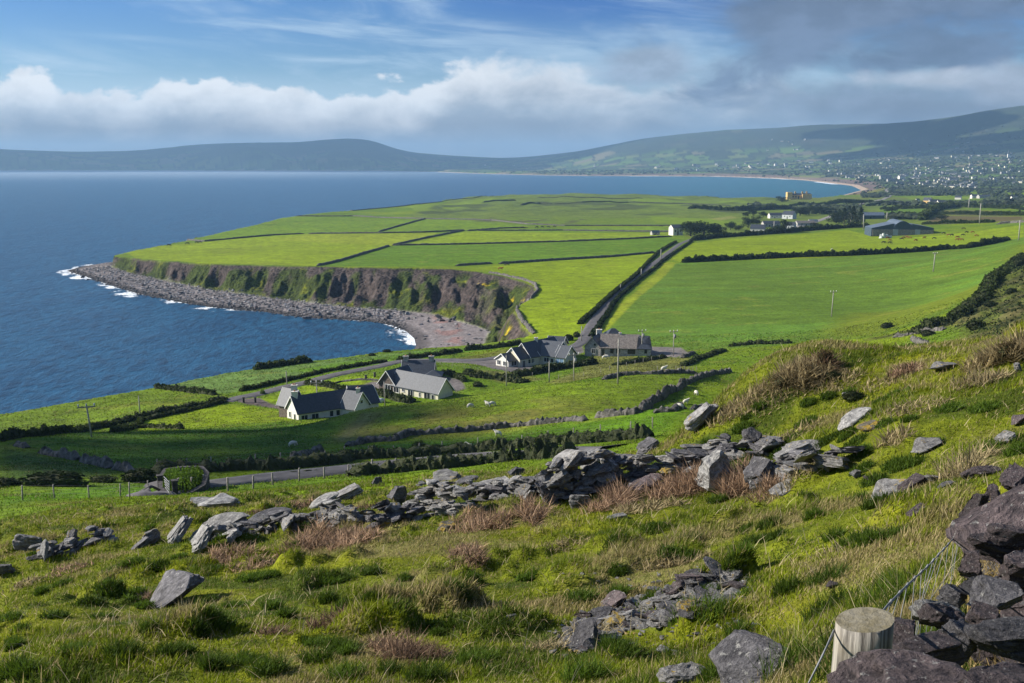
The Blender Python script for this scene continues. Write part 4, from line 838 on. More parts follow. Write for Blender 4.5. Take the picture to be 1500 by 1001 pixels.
for a in [(82,712,96,24,'largest rounded dark bush left of the field corner', dict(seed=2, d=.35)), (10,712,36,14,'low dark bush at the left edge of the lower field', dict(seed=3)), (206,706,52,22,'domed bush beside the road planter', dict(seed=2, d=.6)), (150,706,40,11,'small shrub between the two domed roadside bushes', dict(seed=3, m='leaf')),
  (833,499,14,11,'round dark bush beside the foot of the lane', dict(seed=4)), (845,494,12,9,'small leafy bush touching the lane', dict(seed=5, m='leaf')), (525,520,22,6,'dark bush on the coast edge', dict(seed=4, d=.6)), (567,516,14,5,'small dark bush on the coast edge right of the others', dict(seed=2, d=.6)), (545,521,12,4,'tiny green bush on the coast edge', dict(seed=5)),
  (615,659,26,14,'green bush behind the road hedge', dict(seed=5, m='leaf')), (640,663,34,13,'dark bush in the roadside hedge right of the gap', dict(seed=2)), (880,645,26,10,'dark bush by the pasture fence', dict(seed=4)), (690,549,16,9,'dark shrub below the bungalow forecourt', dict(seed=3)), (700,566,18,8,'leafy shrub near the tallest garden hedge', dict(seed=5, m='leaf')),
  (1025,340,56,20,'', dict(seed=2)), (622,579,14,6,'round green shrub against the cottage wall', dict(seed=5, m='leaf')), (385,578,9,7,'small round tree at the drive entrance', dict(seed=5, m='leafl')), (1430,482,26,14,'gorse clump low on the right slope', dict(seed=4)), (1300,480,20,8,'gorse clump on the field edge', dict(seed=2)), (1400,464,18,8,'gorse clump halfway up the field edge', dict(seed=3)), (1441,432,18,9,'dark gorse clump on the slope shoulder', dict(seed=4)), (1470,404,20,10,'dark gorse clump near the top of the slope', dict(seed=2)), (1494,388,20,11,'highest gorse clump at the right edge', dict(seed=5)), (1450,448,20,8,'gorse clump under the shoulder', dict(seed=3)), (1482,430,18,8,'gorse clump at the right edge of the slope', dict(seed=2)), (1360,492,22,9,'small gorse clump at the slope foot', dict(seed=5))]:
    if a[4]: bpx(a[0], a[1], a[2], a[3], a[4], **a[5])
# ------------------------------------------------------------------ trees
def tree(loc, h, w_, label, seed=1, conifer=False, group='trees of the hamlet', nn=900):
    key = ('t', seed, conifer)
    if key not in bm0:
        R = np.random.RandomState(seed); t = thing('tree', 'x', 'tree', (0, 0, 0)); bm = bmesh.new()
        tube(bm, [(0, 0, -.1), (.02, 0, .3), (0, .02, .55)], [.035, .025, .012], 6)
        for k in range(5):
            a_ = k*1.26+seed; tube(bm, [(0, 0, .2+.06*k), (.2*math.cos(a_), .2*math.sin(a_), .42+.06*k)], [.018, .006], 5)
        bmobj('trunk', bm, M['bark'], t)
        if conifer:
            z = R.rand(nn)**.8; a_ = R.rand(nn)*6.28; rr = (1-z)**.8*.42*(.5+.5*R.rand(nn))*(1+.25*np.sin(z*30)); c = np.stack([rr*np.cos(a_), rr*np.sin(a_), .12+z*.86], -1)
        else:
            cl = np.array([(R.uniform(-.34, .34), R.uniform(-.34, .34), R.uniform(.20, .80)) for _ in range(16)]); cl[:, :2] *= (1.15-.5*cl[:, 2:]); i = R.randint(0, 16, nn*2); g = R.randn(nn*2, 3); g /= np.linalg.norm(g, axis=1)[:, None]; c = cl[i]+g*(.21*R.rand(nn*2)**.4)[:, None]*np.array([1, 1, .8])
        leafcloud('crown', c, .030*np.ones(len(c)), M['leafd'], t); bm0[key] = t; o = t
    else: o = copy_tree(bm0[key])
    z = gz(loc[0], loc[1]); return put(o, (loc[0], loc[1], z), RS.rand()*6, (w_, w_, h), label, group)
def tpx(u, v, wpx, hpx, label, **k):
    p = gp(u, v, 200); s = math.hypot(p[0], p[1])/FP; return tree(p, hpx*s, wpx*s*1.15, label, **k)
for a in [(1012,346,34,21,'broad dark tree beside the white house gable'), (1030,347,40,26,'tallest of the round trees by the white house'), (1047,346,28,18,'round tree at the right end of the white house grove'), (1062,346,12,8,'low bushy tree under the grove'), (1070,337,14,14,'bushy tree between grove and hamlet'),
  (1082,338,12,9,'small tree left of the pale cottage'), (1096,334,18,15,'dark tree above the pale cottage'), (1107,331,16,14,'dark tree behind the pale cottage roof'), (1103,316,14,11,'dark tree at the top left of the hamlet'), (1118,318,12,9,'small tree left of the white farmhouse'), (1092,318,9,7,'tiny tree at the edge of the links'), (1138,342,22,13,'brownish tree below the hamlet roofs'), (1149,341,18,19,'bare brown tree in front of the blue roof'), (1162,341,14,10,'small tree right of the brown tree'),
  (1172,316,20,12,'dark tree right of the white farmhouse'), (1185,315,20,13,'broad tree above the grey sheds'), (1200,314,16,11,'tree in the row above the grey sheds'), (1212,313,14,9,'last tree in the row above the sheds'), (1196,336,16,9,'low tree by the hedge under the sheds'), (1225,327,22,17,'leafy tree left of the conifers'), (1288,333,10,5,'shrub beside the big barn'), (1379,322,16,8,'shrub on the brown field edge'), (1306,311,16,7,'low tree right of the small shed'), (1262,300,22,8,'low dark trees above the conifers'), (1240,300,20,8,'low dark tree left of the small roofs'), (1145,296,14,8,'round bush on the links by the mansion'), (1290,300,20,6,'low tree near the cream gabled farmhouse'), (1345,340,8,4,'tiny shrub in front of the barn')]:
    tpx(a[0], a[1], a[2]*1.15, a[3]*1.1, a[4], seed=int(a[0]) % 4)
for a in [(1236,332,20,26,'left conifer of the dark group by the utility pole'), (1249,333,20,30,'middle conifer of the dark group'), (1260,333,18,28,'right conifer of the dark group'), (1229,324,14,17,'short conifer behind the dark group'), (1244,318,14,16,'conifer at the back of the dark group')]:
    tpx(*a, seed=9, conifer=True, group='conifers of the hamlet')

for k, (px, lab) in enumerate([([(1498,378),(1480,392),(1462,410),(1446,428),(1436,442)], 'thick gorse hedge dropping down the shoulder of the right slope'), ([(1436,444),(1420,456),(1400,470),(1375,478),(1340,490)], 'lower gorse hedge between big field and right slope')]):
    ribbon('gorse_hedge', px, 1.9, 3.6, HB, lab, 'hedge', rough=.7, leaves=16)

ribbon('thicket', [(372,541.5),(395,538.5),(425,534),(456,530)], 1.5, 2.2, HB, 'long dark thicket on the coast edge', 'hedge', rough=.7, leaves=14)
ribbon('verge_bank', [(515,699),(560,694),(610,689),(660,685),(710,679),(770,673),(840,667)], 1.0, 1.8, HB, 'rough bank on the near verge hiding the far stretch of road', 'bank', rough=.7, leaves=12)
R3 = M['render']; SL, SL_SUNLIT = M['slate'], M['slatelight']
def at(u, v, zf): p = Pz(u, v, zf); return (p[0], p[1], zf)
def f3(w_, f, side='E'):
    return w_['c'][0]+(w_['c'][1]-w_['c'][0])*f
# white bungalow
t = thing('bungalow', 'white bungalow with dark slate roofs and two white chimneys', 'house', at(450,605,25.8)); zf, ze = 25.8, 28.6
a_ = wingE((499,596),(437,605),(418,597), zf, ze, 2.9, R3, SL, t, extA=9)
for f, w_, h_ in [(.93,1.5,1.2),(.80,1.6,1.2),(.60,.9,1.3),(.52,.9,1.3)]: opening(t, a_['c'][0], a_['c'][1], f, w_, h_, zf+.95, -a_['n'])
opening(t, a_['c'][0], a_['c'][1], .44, 1.6, 2.1, zf+.1, -a_['n'], 'door')
for f in (.3, .72): opening(t, a_['c'][1], a_['c'][2], f, .9, 1.3, zf+.9, a_['d'])
b_ = wingE((499,596),(518.5,598.6),(549,592), zf, ze, 3.0, R3, SL_SUNLIT, t)
opening(t, b_['c'][1], b_['c'][2], .5, .8, .8, ze+.5, b_['d'])
c_ = wingE((408,590),(428,594),(446,590), zf, ze+.2, 3.0, M['brownstone'], SL_SUNLIT, t)
d_ = wingE((514,589),(547,587),(560,583), zf, ze, 2.8, R3, SL, t, Wd=7)
chimney(t, a_['m1']-a_['d']*.6, a_['zr'], .9, s=(1.2,.8)); chimney(t, c_['m1']-c_['d']*1.0, c_['zr'], .9, s=(1.2,.8), pots=2); chimney(t, b_['m1']-b_['d']*.8, b_['zr'], .7, s=(.8,.6))
rebase(t)
# stone cottage
t = thing('stone_cottage', 'long low cottage of cream and brown stone with sunlit slate roof', 'house', at(600,582,25.2)); zf, ze = 25.2, 27.9
a_ = wingE((579,563.4),(641.5,575.5),(662,570), zf, ze, 2.9, M['cream'], SL_SUNLIT, t, extA=1.5)
for f, w_, h_, s_ in [(.12,1.7,1.3,.8),(.27,.7,.8,1.3),(.43,1.7,1.4,.7),(.62,.5,1.2,.8),(.90,.9,1.2,.8)]: opening(t, a_['c'][0], a_['c'][1], f, w_, h_, zf+s_, -a_['n'])
opening(t, a_['c'][0], a_['c'][1], .78, 2.0, 2.1, zf+.1, -a_['n'], 'door')
b_ = wingG((579,563.4),(555,560), 8, zf, ze, 3.0, M['brownstone'], SL, t)
opening(t, b_['c'][0], b_['c'][3], .45, 1.6, 1.9, zf+.6, -b_['d'])
c_ = wingE((589,549),(634,549),(640,545), zf, ze-.2, 2.9, M['brownstone'], SL, t, Wd=7.5)
d_ = wingE((622,551),(646,551),(650,547), zf, ze-.2, 1.0, R3, SL, t, Wd=5, hip=True)
chimney(t, c_['m0']+c_['d']*.6, c_['zr'], 1.0, M['stonewall'], (1.3,.9)); chimney(t, c_['m1']-c_['d']*.6, c_['zr'], 1.0, M['stonewall'], (1.3,.9))
rebase(t)
# cream bungalow
t = thing('bungalow', 'cream bungalow with stepped dark roofs, white verges and garage wing', 'house', at(790,535,23.9)); zf, ze = 23.9, 26.7; CM = M['cream']
A3 = wingG((777.5,522.4),(753,518.5), 14, zf, ze+.1, 3.4, CM, SL, t)
A2 = wingG((761.6,525.8),(740,521), 7, zf, ze-.1, 2.6, CM, SL, t)
A1 = wingG((744.6,529),(726.5,525), 4, zf, ze-.5, 1.6, R3, SL, t)
B_ = wingE((791,519.8),(812.6,521.9),(822,517), zf, ze, 3.3, CM, SL_SUNLIT, t, extA=2.0, Wd=9)
C_ = wingE((812.6,522.1),(827.4,523.7),(852,519), zf, ze-.05, 2.6, CM, SL_SUNLIT, t)
opening(t, C_['c'][0], C_['c'][1], .52, 2.4, 2.1, zf+.05, -C_['n'], 'garage_door', M['bluedoor'])
opening(t, B_['c'][0], B_['c'][1], .62, 1.6, 1.3, zf+.9, -B_['n']); opening(t, B_['c'][0], B_['c'][1], .88, 1.0, 1.2, zf+.9, -B_['n'])
for f, w_ in ((.12,1.6),(.72,.9)): opening(t, A3['c'][0], A3['c'][1], f, w_, 1.2, zf+.95, -A3['n'])
opening(t, A3['c'][0], A3['c'][1], .42, 1.0, 2.1, zf+.05, -A3['n'], 'door', M['bluedoor']); opening(t, A2['c'][0], A2['c'][1], .55, 1.8, 1.3, zf+.9, -A2['n'])
opening(t, A2['c'][0], A2['c'][1], .2, 1.1, 2.0, zf+.05, -A2['n'], 'door'); opening(t, A1['c'][0], A1['c'][3], .25, 1.6, 1.3, zf+.7, -A1['d']); opening(t, A1['c'][0], A1['c'][3], .75, 1.4, 1.3, zf+.7, -A1['d']); opening(t, A1['c'][0], A1['c'][1], .5, 1.8, 1.3, zf+.7, -A1['n'])
D_ = wingE((800,506.5),(822,508),(828,505), zf, ze+.6, 2.4, CM, SL, t, Wd=6)
chimney(t, A3['m0']+A3['d']*6, A3['zr'], .7, s=(1.0,.7))
rebase(t)
# grey farmhouse
t = thing('farmhouse', 'grey stone farmhouse with brown weathered slates and hipped dark roofs', 'house', at(905,515,24.6)); zf, ze = 24.6, 27.2; GM = M['stonewall']
a_ = wingG((879.6,508.6),(856.6,507.3), 10, zf, ze, 2.7, GM, SL, t, verge=False)
opening(t, a_['c'][0], a_['c'][3], .45, 1.1, 1.5, zf+.5, -a_['d']); opening(t, a_['c'][0], a_['c'][3], .36, .6, .6, ze+.3, -a_['d'], frame=False)
b_ = wingE((879.6,508.8),(934.4,510.4),(940,505), zf, ze, 3.2, GM, M['slatebrown'], t, Wd=8.5, verge=False)
for f, w_, h_, s_ in [(.07,.8,1.7,.3),(.31,1.0,1.3,.9),(.47,1.0,1.3,.9),(.83,2.2,1.3,.9)]: opening(t, b_['c'][0], b_['c'][1], f, w_, h_, zf+s_, -b_['n'], frame=False)
c_ = wingE((934.2,510.6),(953.7,510.9),(958,506), zf, ze+.05, 2.9, GM, SL, t, Wd=8.5, hip=True, verge=False)
opening(t, c_['c'][0], c_['c'][1], .6, .8, 1.1, zf+1.2, -c_['n'], frame=False)
d_ = wingE((884,500),(922,499),(926,495), zf, ze+1.2, 3.0, GM, SL, t, Wd=8, hip=True, verge=False)
chimney(t, a_['m0']+a_['d']*8, a_['zr']-.4, 1.4, R3, (1.6,1.2)); chimney(t, (b_['m0']+b_['m1'])/2, b_['zr']-.1, .5, M['trim'], (.7,.4))
rebase(t)
# roadside planter with gate
def curved_wall(name, px, h, th, m, label, cat, rmin=80):
    P = resample(gpl(px, rmin), .5); bm = bmesh.new(); T = np.gradient(P, axis=0); T /= np.linalg.norm(T, axis=1)[:, None]; N_ = np.c_[T[:, 1], -T[:, 0]]; rows = []
    z0 = min(gz(*p) for p in P); zt = float(np.mean([gz(*p) for p in P]))+h
    for p, n in zip(P, N_): rows.append([bm.verts.new((*(p+n*th/2*s), z)) for s, z in ((-1, z0-.5), (-1, zt), (1, zt), (1, z0-.5))])
    for a, b in zip(rows, rows[1:]):
        for k in range(3): bm.faces.new([a[k], a[k+1], b[k+1], b[k]])
    bm.faces.new(rows[0]); bm.faces.new(rows[-1][::-1]); bmesh.ops.recalc_face_normals(bm, faces=bm.faces); return tag(bmobj(name, bm, m), label, cat), P, zt
darkst = mat('dark garden wall stone', (.06, .055, .055), .9, .35, 3, .6, .1, coord='P')
pw, PP, zt = curved_wall('planter_wall', [(236,720),(258,724),(280,722),(298,719),(304,714.5),(296,711),(270,710),(244,711),(236,715),(236,720)], .85, .45, darkst, 'curved dark stone planter wall at the road junction', 'planter')
cx_, cy_ = PP.mean(0); bm = bmesh.new(); fpts = [bm.verts.new((cx_+(p[0]-cx_)*.93, cy_+(p[1]-cy_)*.93, zt-.25)) for p in PP[:-1]]; bm.faces.new(fpts); bmesh.ops.recalc_face_normals(bm, faces=bm.faces); bmobj('soil', bm, HB, pw)
c = np.array([(cx_+(PP[i][0]-cx_)*math.sqrt(r_)*.9, cy_+(PP[i][1]-cy_)*math.sqrt(r_)*.9, zt-.25+(.95-.5*r_)*q) for i, r_, q in zip(RS.randint(0, len(PP), 6000), RS.rand(6000), RS.rand(6000))])
o = leafcloud('planting', c, .09*np.ones(len(c)), M['leafl']); tag(o, 'bright green low planting filling the stone planter', 'plant', kind='stuff')
def post_of(parent, p, h, r=.06, m='wood', name='post', tilt=0.0, n=7):
    bm = bmesh.new(); tube(bm, [(p[0], p[1], p[2]-.4), (p[0]+tilt*h, p[1], p[2]+h)], [r, r*.95], n); return bmobj(name, bm, M[m], parent)
g0, g1 = gp(241,716,80), gp(249,726,80)
t = thing('gate', 'pale metal field gate leaning open beside the planter', 'gate', (0,0,0)); bm = bmesh.new()
for z in (.15, .4, .62, .82, 1.05): tube(bm, [(g0[0], g0[1], g0[2]+z+.1), (g1[0], g1[1], g1[2]+z)], .035, 5)
bmobj('bars', bm, M['metal'], t); bm = bmesh.new()
for k in (0, .5, 1): x_ = [g0[i]+(g1[i]-g0[i])*k for i in range(3)]; tube(bm, [(x_[0], x_[1], x_[2]+.1), (x_[0], x_[1], x_[2]+1.2)], .035, 5)
bmobj('gate_frame', bm, M['metal'], t)
for (u, v), lab in (((257,725),'dark square pillar right of the pale gate'), ((235,716),'dark square pillar left of the pale gate'), ((357,590),'dark pillar left of the gravel drive'), ((374,590),'squat dark stone pillar right of the gravel drive'), ((536,557),'stone pillar at the oval lawn drive'), ((549,553),'stone pillar beside the stone cottage drive')):
    p = gp(u, v, 60); bm = bmesh.new(); box(bm, (p[0], p[1], p[2]+.45), (.45, .45, 1.5), .4); box(bm, (p[0], p[1], p[2]+1.26), (.58, .58, .12), .4); tag(bmobj('gate_pillar', bm, darkst), lab, 'pillar', 'gate pillars')
# ------------------------------------------------------------------ fences
def fence(label, px, h=1.15, r=.06, rmin=60, wires=3, m='wood', step=None, world=None):
    P = world or gpl(px, rmin)
    if step: Q = resample(P, step); P = [(q[0], q[1], gz(*q)) for q in Q]
    else: P = [(p[0], p[1], gz(p[0], p[1])) for p in P]
    t = thing('wire_fence', label, 'fence', (0, 0, 0))
    for p in P: post_of(t, p, h*RS.uniform(.9, 1.1), r, m, tilt=RS.uniform(-.06, .06))
    bm = bmesh.new(); rr = max(.004, .0000*1)
    for k in range(wires):
        z = h*(.95-.28*k); tube(bm, [(p[0], p[1], p[2]+z) for p in P], .005, 3)
    bmobj('wire', bm, M['metal'], t); return t
fence('wire fence on short posts between rough hillside and lower field', [(33,733),(80,731),(131,731),(176,727),(190,728),(217,723)], rmin=70)
fence('wire fence with grey posts along the near side of the main road', [(262,719),(282,719),(298,716),(334,720),(371,717),(400,711),(438,705),(475,701),(510,697),(545,692),(580,688)], 1.3, .09, rmin=70)
fence('wire fence just above the long dark road hedge', [(231,690),(274,688),(309,685),(337,686),(374,681),(411,679),(476,676),(505,670),(540,668),(577,667),(614,665),(648,660),(700,656),(764,651),(803,645),(840,642),(880,638),(923,634),(956,628)], 1.3, .08, rmin=90)
fence('wire fence crossing the rough paddock below the grey farmhouse', [(818,556),(855,552),(880,547),(905,540),(930,534),(966,526),(1000,521)], 1.2, .07, step=5)
fence('wire fence round the garden of the cream bungalow', [(645,536),(680,541),(700,545),(740,550),(780,552)], 1.1, .06, step=5)
fence('short wire fence by the low wall right of the pasture bend', [(963,545),(990,545),(1020,544)], 1.2, .06, step=6)
# ------------------------------------------------------------------ utility poles
def pole(ut, vt, ub, vb, label, arm=False, trans=False, hid=None):
    p = Hd(ub, hid[0], hid[1]) if hid else gp(ub, vb, 60); p = (p[0], p[1], gz(p[0], p[1])); s = math.hypot(p[0], p[1])/FP; h = (vb-vt)*s*1.0; lean = (ut-ub)*s
    t = thing('utility_pole', label, 'pole', p, 0, 'utility poles'); bm = bmesh.new(); r = max(.15, .0006*math.hypot(p[0], p[1])*.9)
    tube(bm, [(0, 0, -.5), (lean*.5, 0, h*.5), (lean, 0, h)], [r, r*.88, r*.75], 8); bmobj('pole', bm, M['polewood'], t)
    if arm:
        bm = bmesh.new(); box(bm, (lean, 0, h-.5), (2.6, .16, .16), .35); bmobj('crossarm', bm, M['wood'], t)
        for k in (-1.15, 0, 1.15):
            bm = bmesh.new(); x, y = lean+k*math.cos(.35), k*math.sin(.35); tube(bm, [(x, y, h-.42), (x, y, h-.2), (x, y, h+.02)], [.05, .13, .08], 7); bmobj('insulator', bm, M['trim'], t)
    if trans:
        bm = bmesh.new(); tube(bm, [(lean+.35, -.2, h-2.3), (lean+.35, -.2, h-1.2)], [.32, .32], 10); bmobj('transformer', bm, M['metal'], t)
    if not arm and not trans:
        bm = bmesh.new(); tube(bm, [(lean, 0, h-.02), (lean, 0, h+.18)], [r*.8, r*.4], 6); bmobj('pole_cap', bm, M['metal'], t)
    return t
for a in [(465,556,466,608,'pole with small crossarm in front of the white bungalow',True),(563.5,558,564,595,'plain pole left of the stone cottage wall'),(420,544,420.5,566,'thin pole beside the upper drive'),(741.7,519,742,565.5,'plain pole below the gravel forecourt'),(804.5,528,804.5,560,'short pole in front of the blue garage door'),
  (840.3,515.6,840.5,558,'pole with crossarm at the garage corner',True,True),(905,494,905,563,'tallest plain pole in front of the grey farmhouse'),(940,482,940,521,'pole with crossarm and transformer at the farmhouse corner',True,True),(986,483,986.5,522,'pole with crossarm by the curved gravel drive',True,True),(130,593,134.7,641,'leaning pole with white cap in the dark field at left',True),(205,581,205.6,612,'plain pole in the coastal pasture'),
  (1219,427,1218,464,'pole with crossarm in the middle of the big field',True),(1368,372,1367,398,'pole with crossarm high in the big field',True),(968,366,968,382,'pole beside the upper lane'),(939.5,394,939.5,404,'short pole halfway up the lane'),(909,417,909,425,'stub pole on the lower lane hedge'),(851.7,478,851.7,501,'pole at the foot of the lane'),(1032,332,1032.6,345,'pole in front of the round trees'),(1133.6,325,1133.6,339,'pole among the hamlet roofs'),
  (1246,313,1246,330,'pole with lamp in front of the conifers',False,True),(1264,316,1265,337,'pole between conifers and barn'),(1434.7,301.5,1434.7,328,'pole in the brown field'),(1492,326,1492,352,'pole at the right edge of the cattle field'),(1419,292,1419,305,'distant pole behind the brown fields'),(1299,312,1299,322,'distant pole behind the barn')]:
    pole(*a)
pole(1135,503,1135.5,522,'pole top with crossarm rising behind the mound', True, hid=(150, 44))
# ------------------------------------------------------------------ hamlet buildings
def block(label, u, v, wpx, hpx, rz, mw='render', mr='slate', depth=.6, name='house', cat='house', ratio=.45, door=True, group=None, rmin=250, win=2, two=False):
    p = gp(u, v, rmin); s = math.hypot(p[0], p[1])/FP; L = wpx*s; H_ = hpx*s; D = L*depth; z = gz(p[0], p[1]); t = thing(name, label, cat, (p[0], p[1], z), 0, group); ez = H_*(1-ratio)
    d = np.array([math.cos(rz), math.sin(rz)]); n = np.array([-d[1], d[0]]); P0 = -d*L/2
    w_ = wingbox('w', P0, d, n, L, D, 0, ez, H_*ratio, M[mw], M[mr], t, verge=False, ov=.2)
    for k in range(win):
        opening(t, w_['c'][0], w_['c'][1], (k+.5)/win, max(1.0, L*.07), max(1.0, ez*.3), ez*.45, -n, frame=False)
    if door: opening(t, w_['c'][0], w_['c'][1], .5 if win % 2 == 0 else .35, max(1, L*.06), ez*.6, .05, -n, 'door', frame=False)
    return t, w_
block('white two storey house beside the round trees and lane end', 993, 345, 15, 15, .25, depth=1.1, ratio=.3, win=2)
block('small shed with blue roof left of the white house', 961, 344.5, 12, 6.5, .3, 'stonewall', 'farmblue', name='shed', cat='shed', win=1)
block('pale cottage with light gable below the hamlet', 1109, 342, 20, 12, -.35, depth=.8)
block('white farmhouse with twin gables above the hamlet', 1138, 320, 20, 7.5, .1, depth=.5, win=3); block('gabled white house right behind the twin gables', 1153, 321, 16, 11, -.7, 'paleblue', depth=.8); block('dark roofed long house in the hamlet', 1131, 332.5, 24, 8, .1, 'stonewall', depth=.5, win=3)
block('blue grey roofed house behind the brown tree', 1155, 336, 15, 10, -.5, 'paleblue', depth=.9); block('low grey shed with pale roof right of the hamlet', 1181, 331, 26, 7, .15, 'stonewall', 'slatebrown', depth=.4, name='shed', cat='shed'); block('small tin roofed shed at the hamlet end', 1192, 326, 12, 4, .1, 'render', 'tin', depth=.5, name='shed', cat='shed', win=1)
block('green grey farm shed behind the conifers', 1280, 321, 28, 9, -.1, 'farmblue', 'tin', depth=.4, name='shed', cat='shed', win=1)
# big barn
p = gp(1322, 345, 400); s = math.hypot(p[0], p[1])/FP; t = thing('barn', 'big blue grey barn with curved steel roof and lean-tos', 'barn', (p[0], p[1], gz(p[0], p[1])))
rz = -.13; d = np.array([math.cos(rz), math.sin(rz)]); n = np.array([-d[1], d[0]]); X = lambda a, b=0: d*a*s+n*b*s
def gable_prism(x0, x1, prof_, dep, y0=0):
    bm = bmesh.new(); fr = [(*(X(x, y0)), z*s) for x, z in prof_]; bk = [(*(X(x, y0+dep)), z*s) for x, z in prof_]
    poly(bm, fr); poly(bm, bk[::-1])
    for i in range(len(fr)): j = (i+1) % len(fr); poly(bm, [fr[i], bk[i], bk[j], fr[j]], 0 if i in (0, len(fr)-1, len(fr)-2) and False else (1 if 0 < i < len(fr)-2 else 0))
    bmesh.ops.recalc_face_normals(bm, faces=bm.faces); return bm
arc = [(-16, -2), (-16, 14)]+[(-16+32*k/10, 14+8.5*math.sin(math.pi*k/10)**.8) for k in range(1, 10)]+[(16, 14), (16, -2)]
bmobj('main_shed', gable_prism(0, 0, [(x*.72, z*.86) for x, z in arc], 60), [M['farmblue'], M['tin']], t)
bmobj('left_lean_to', gable_prism(0, 0, [(-41, -2), (-41, 9.5), (-11.6, 16.0), (-11.6, -2)], 45, 1), [M['farmblue'], M['tin']], t); bmobj('right_lean_to', gable_prism(0, 0, [(11.6, -2), (11.6, 15.5), (40, 10.5), (40, -2)], 58, -1), [M['farmblue'], M['tin']], t)
bm = bmesh.new(); box(bm, (*X(0, -1.6), 3.6*s), (80*s, .5, 8.5*s), rz); bmobj('block_wall', bm, M['concrete'], t)
for x in (-10, 19): bm = bmesh.new(); box(bm, (*X(x, -2.1), 4.2*s), (6.5*s, .3, 8*s), rz); bmobj('door', bm, mat('pale sheet door', (.35, .38, .42), .6, .1, 1), t)
p0 = gp(1296, 349, 400)
for i, (dx, dz) in enumerate([(-5,0),(-2.3,0),(.4,0),(3,0),(5.6,.0),(-3.6,2.1),(-1,2.1),(1.7,2.1),(-2.2,4.2),(8,0)]):
    rb = rock('wrapped_bale', 1, 'gr4', (0,0,0), 1); rb.data = rb.data.copy(); rb.data.materials.clear(); rb.data.materials.append(M['wrap']); x, y = p0[0]+dx*s*1.0, p0[1]+.6*(i % 2)
    put(rb, (x, y, gz(x, y)+.7+dz*s*.9), RS.rand()*3, (1.5, 1.5, 1.4)); tag(rb, 'white wrapped silage bale heaped left of the barn door', 'bale', 'wrapped silage bales by the barn')
# mansion
t, w_ = block('long ochre mansion with dark roof and tower block on the headland', 1174, 292, 28, 8, .05, 'yellow', 'slate', depth=.35, ratio=.3, name='mansion', win=7, rmin=900)
s = math.hypot(t.location[0], t.location[1])/FP; bm = bmesh.new(); box(bm, (-17.5*s, 0, 4.8*s), (7*s, 9*s, 9.8*s)); bmobj('tower', bm, M['yellow'], t)
for x in (-8, 2, 8): bm = bmesh.new(); box(bm, (x*s, 4*s, 9*s), (2*s, 1.4*s, 3.4*s)); bmobj('chimney', bm, M['yellow'], t)
bm = bmesh.new(); box(bm, (7*s, -1.5*s, 3.3*s), (13*s, 3*s, 7.4*s)); bmobj('front_block', bm, M['yellow'], t)
for (u, v, w1_, h1_, rz_, mw_, lab) in [(1357,299,11,8.5,-.9,'yellow','cream gabled farmhouse with dark roof far behind the barn'),(1370,299,14,6,.1,'stonewall','grey farm shed beside the far cream farmhouse'),(1380,299,10,5,.0,'render','low white annex right of the far cream farmhouse'),
  (1403,292.5,8,5,-.6,'render','small white house in the dark trees across the river'),(1430,290.5,11,5,.0,'render','white bungalow beside the long brown roofs'),(1443,290.5,15,4.5,.0,'stonewall','long brown roofed bungalow at right of the river'),(1487,291,8,3,0,'render','tiny white cottage near the right edge'),(1308,299,20,3.5,0,'stonewall','long low shed left of the cream farmhouse'),(1345,295,5,3.5,.2,'render','tiny white outhouse left of the cream farmhouse')]:
    block(lab, u, v, w1_, h1_, rz_, mw_, 'slate', depth=.6, rmin=900, win=0, door=False)

p = gp(551, 590, 60); t = thing('oil_tank', 'small rounded pale tank behind the white bungalow gable', 'tank', (p[0], p[1], gz(p[0], p[1]))); bm = bmesh.new(); tube(bm, [(0, 0, .5), (.25, 0, .5), (1.6, 0, .5), (1.85, 0, .5)], [.3, .6, .6, .3], 12); bmobj('body', bm, M['wrap'], t); bm = bmesh.new(); box(bm, (.5, 0, -.1), (.3, .9, .6)); box(bm, (1.4, 0, -.1), (.3, .9, .6)); bmobj('leg', bm, M['concrete'], t)
# ------------------------------------------------------------------ the town across the bay and farms beyond
def tiny(i):
    L, D, h, r, mw, mr = [(11, 7, 3.4, 2.4, 'townwall', 'slate'), (15, 7, 3.2, 2.4, 'townwall', 'slate'), (9, 8, 5.6, 2.4, 'render', 'slatelight'), (12, 8, 5.2, 2.6, 'cream', 'slate'), (22, 8, 5.4, 2.8, 'stonewall', 'slate'), (12, 7, 3.4, 2.6, 'stonewall', 'slatelight')][i]
    bm = bmesh.new(); X_, Y_ = L/2, D/2
    for a, b in (((-X_, -Y_), (X_, -Y_)), ((X_, -Y_), (X_, Y_)), ((X_, Y_), (-X_, Y_)), ((-X_, Y_), (-X_, -Y_))): poly(bm, [(*a, -2), (*b, -2), (*b, h), (*a, h)])
    for x in (-X_, X_): poly(bm, [(x, -Y_, h), (x, Y_, h), (x, 0, h+r)])
    for y in (-Y_-.4, Y_+.4): poly(bm, [(-X_-.3, y, h-.1), (X_+.3, y, h-.1), (X_+.3, 0, h+r+.15), (-X_-.3, 0, h+r+.15)], 1)
    for k in range(3): box(bm, (-X_+L*(k+.5)/3, -Y_-.05, h*.5), (L*.10, .12, h*.3), 0, 2)
    box(bm, (X_*.7, 0, h+r), (1, .8, 2), 0, 0); bmesh.ops.recalc_face_normals(bm, faces=bm.faces)
    me = bpy.data.meshes.new('house'); bm.to_mesh(me); bm.free(); [me.materials.append(M[x]) for x in (mw, mr, 'glass')]; return me
TN = [tiny(i) for i in range(6)]
RT = random.Random(5); used = []
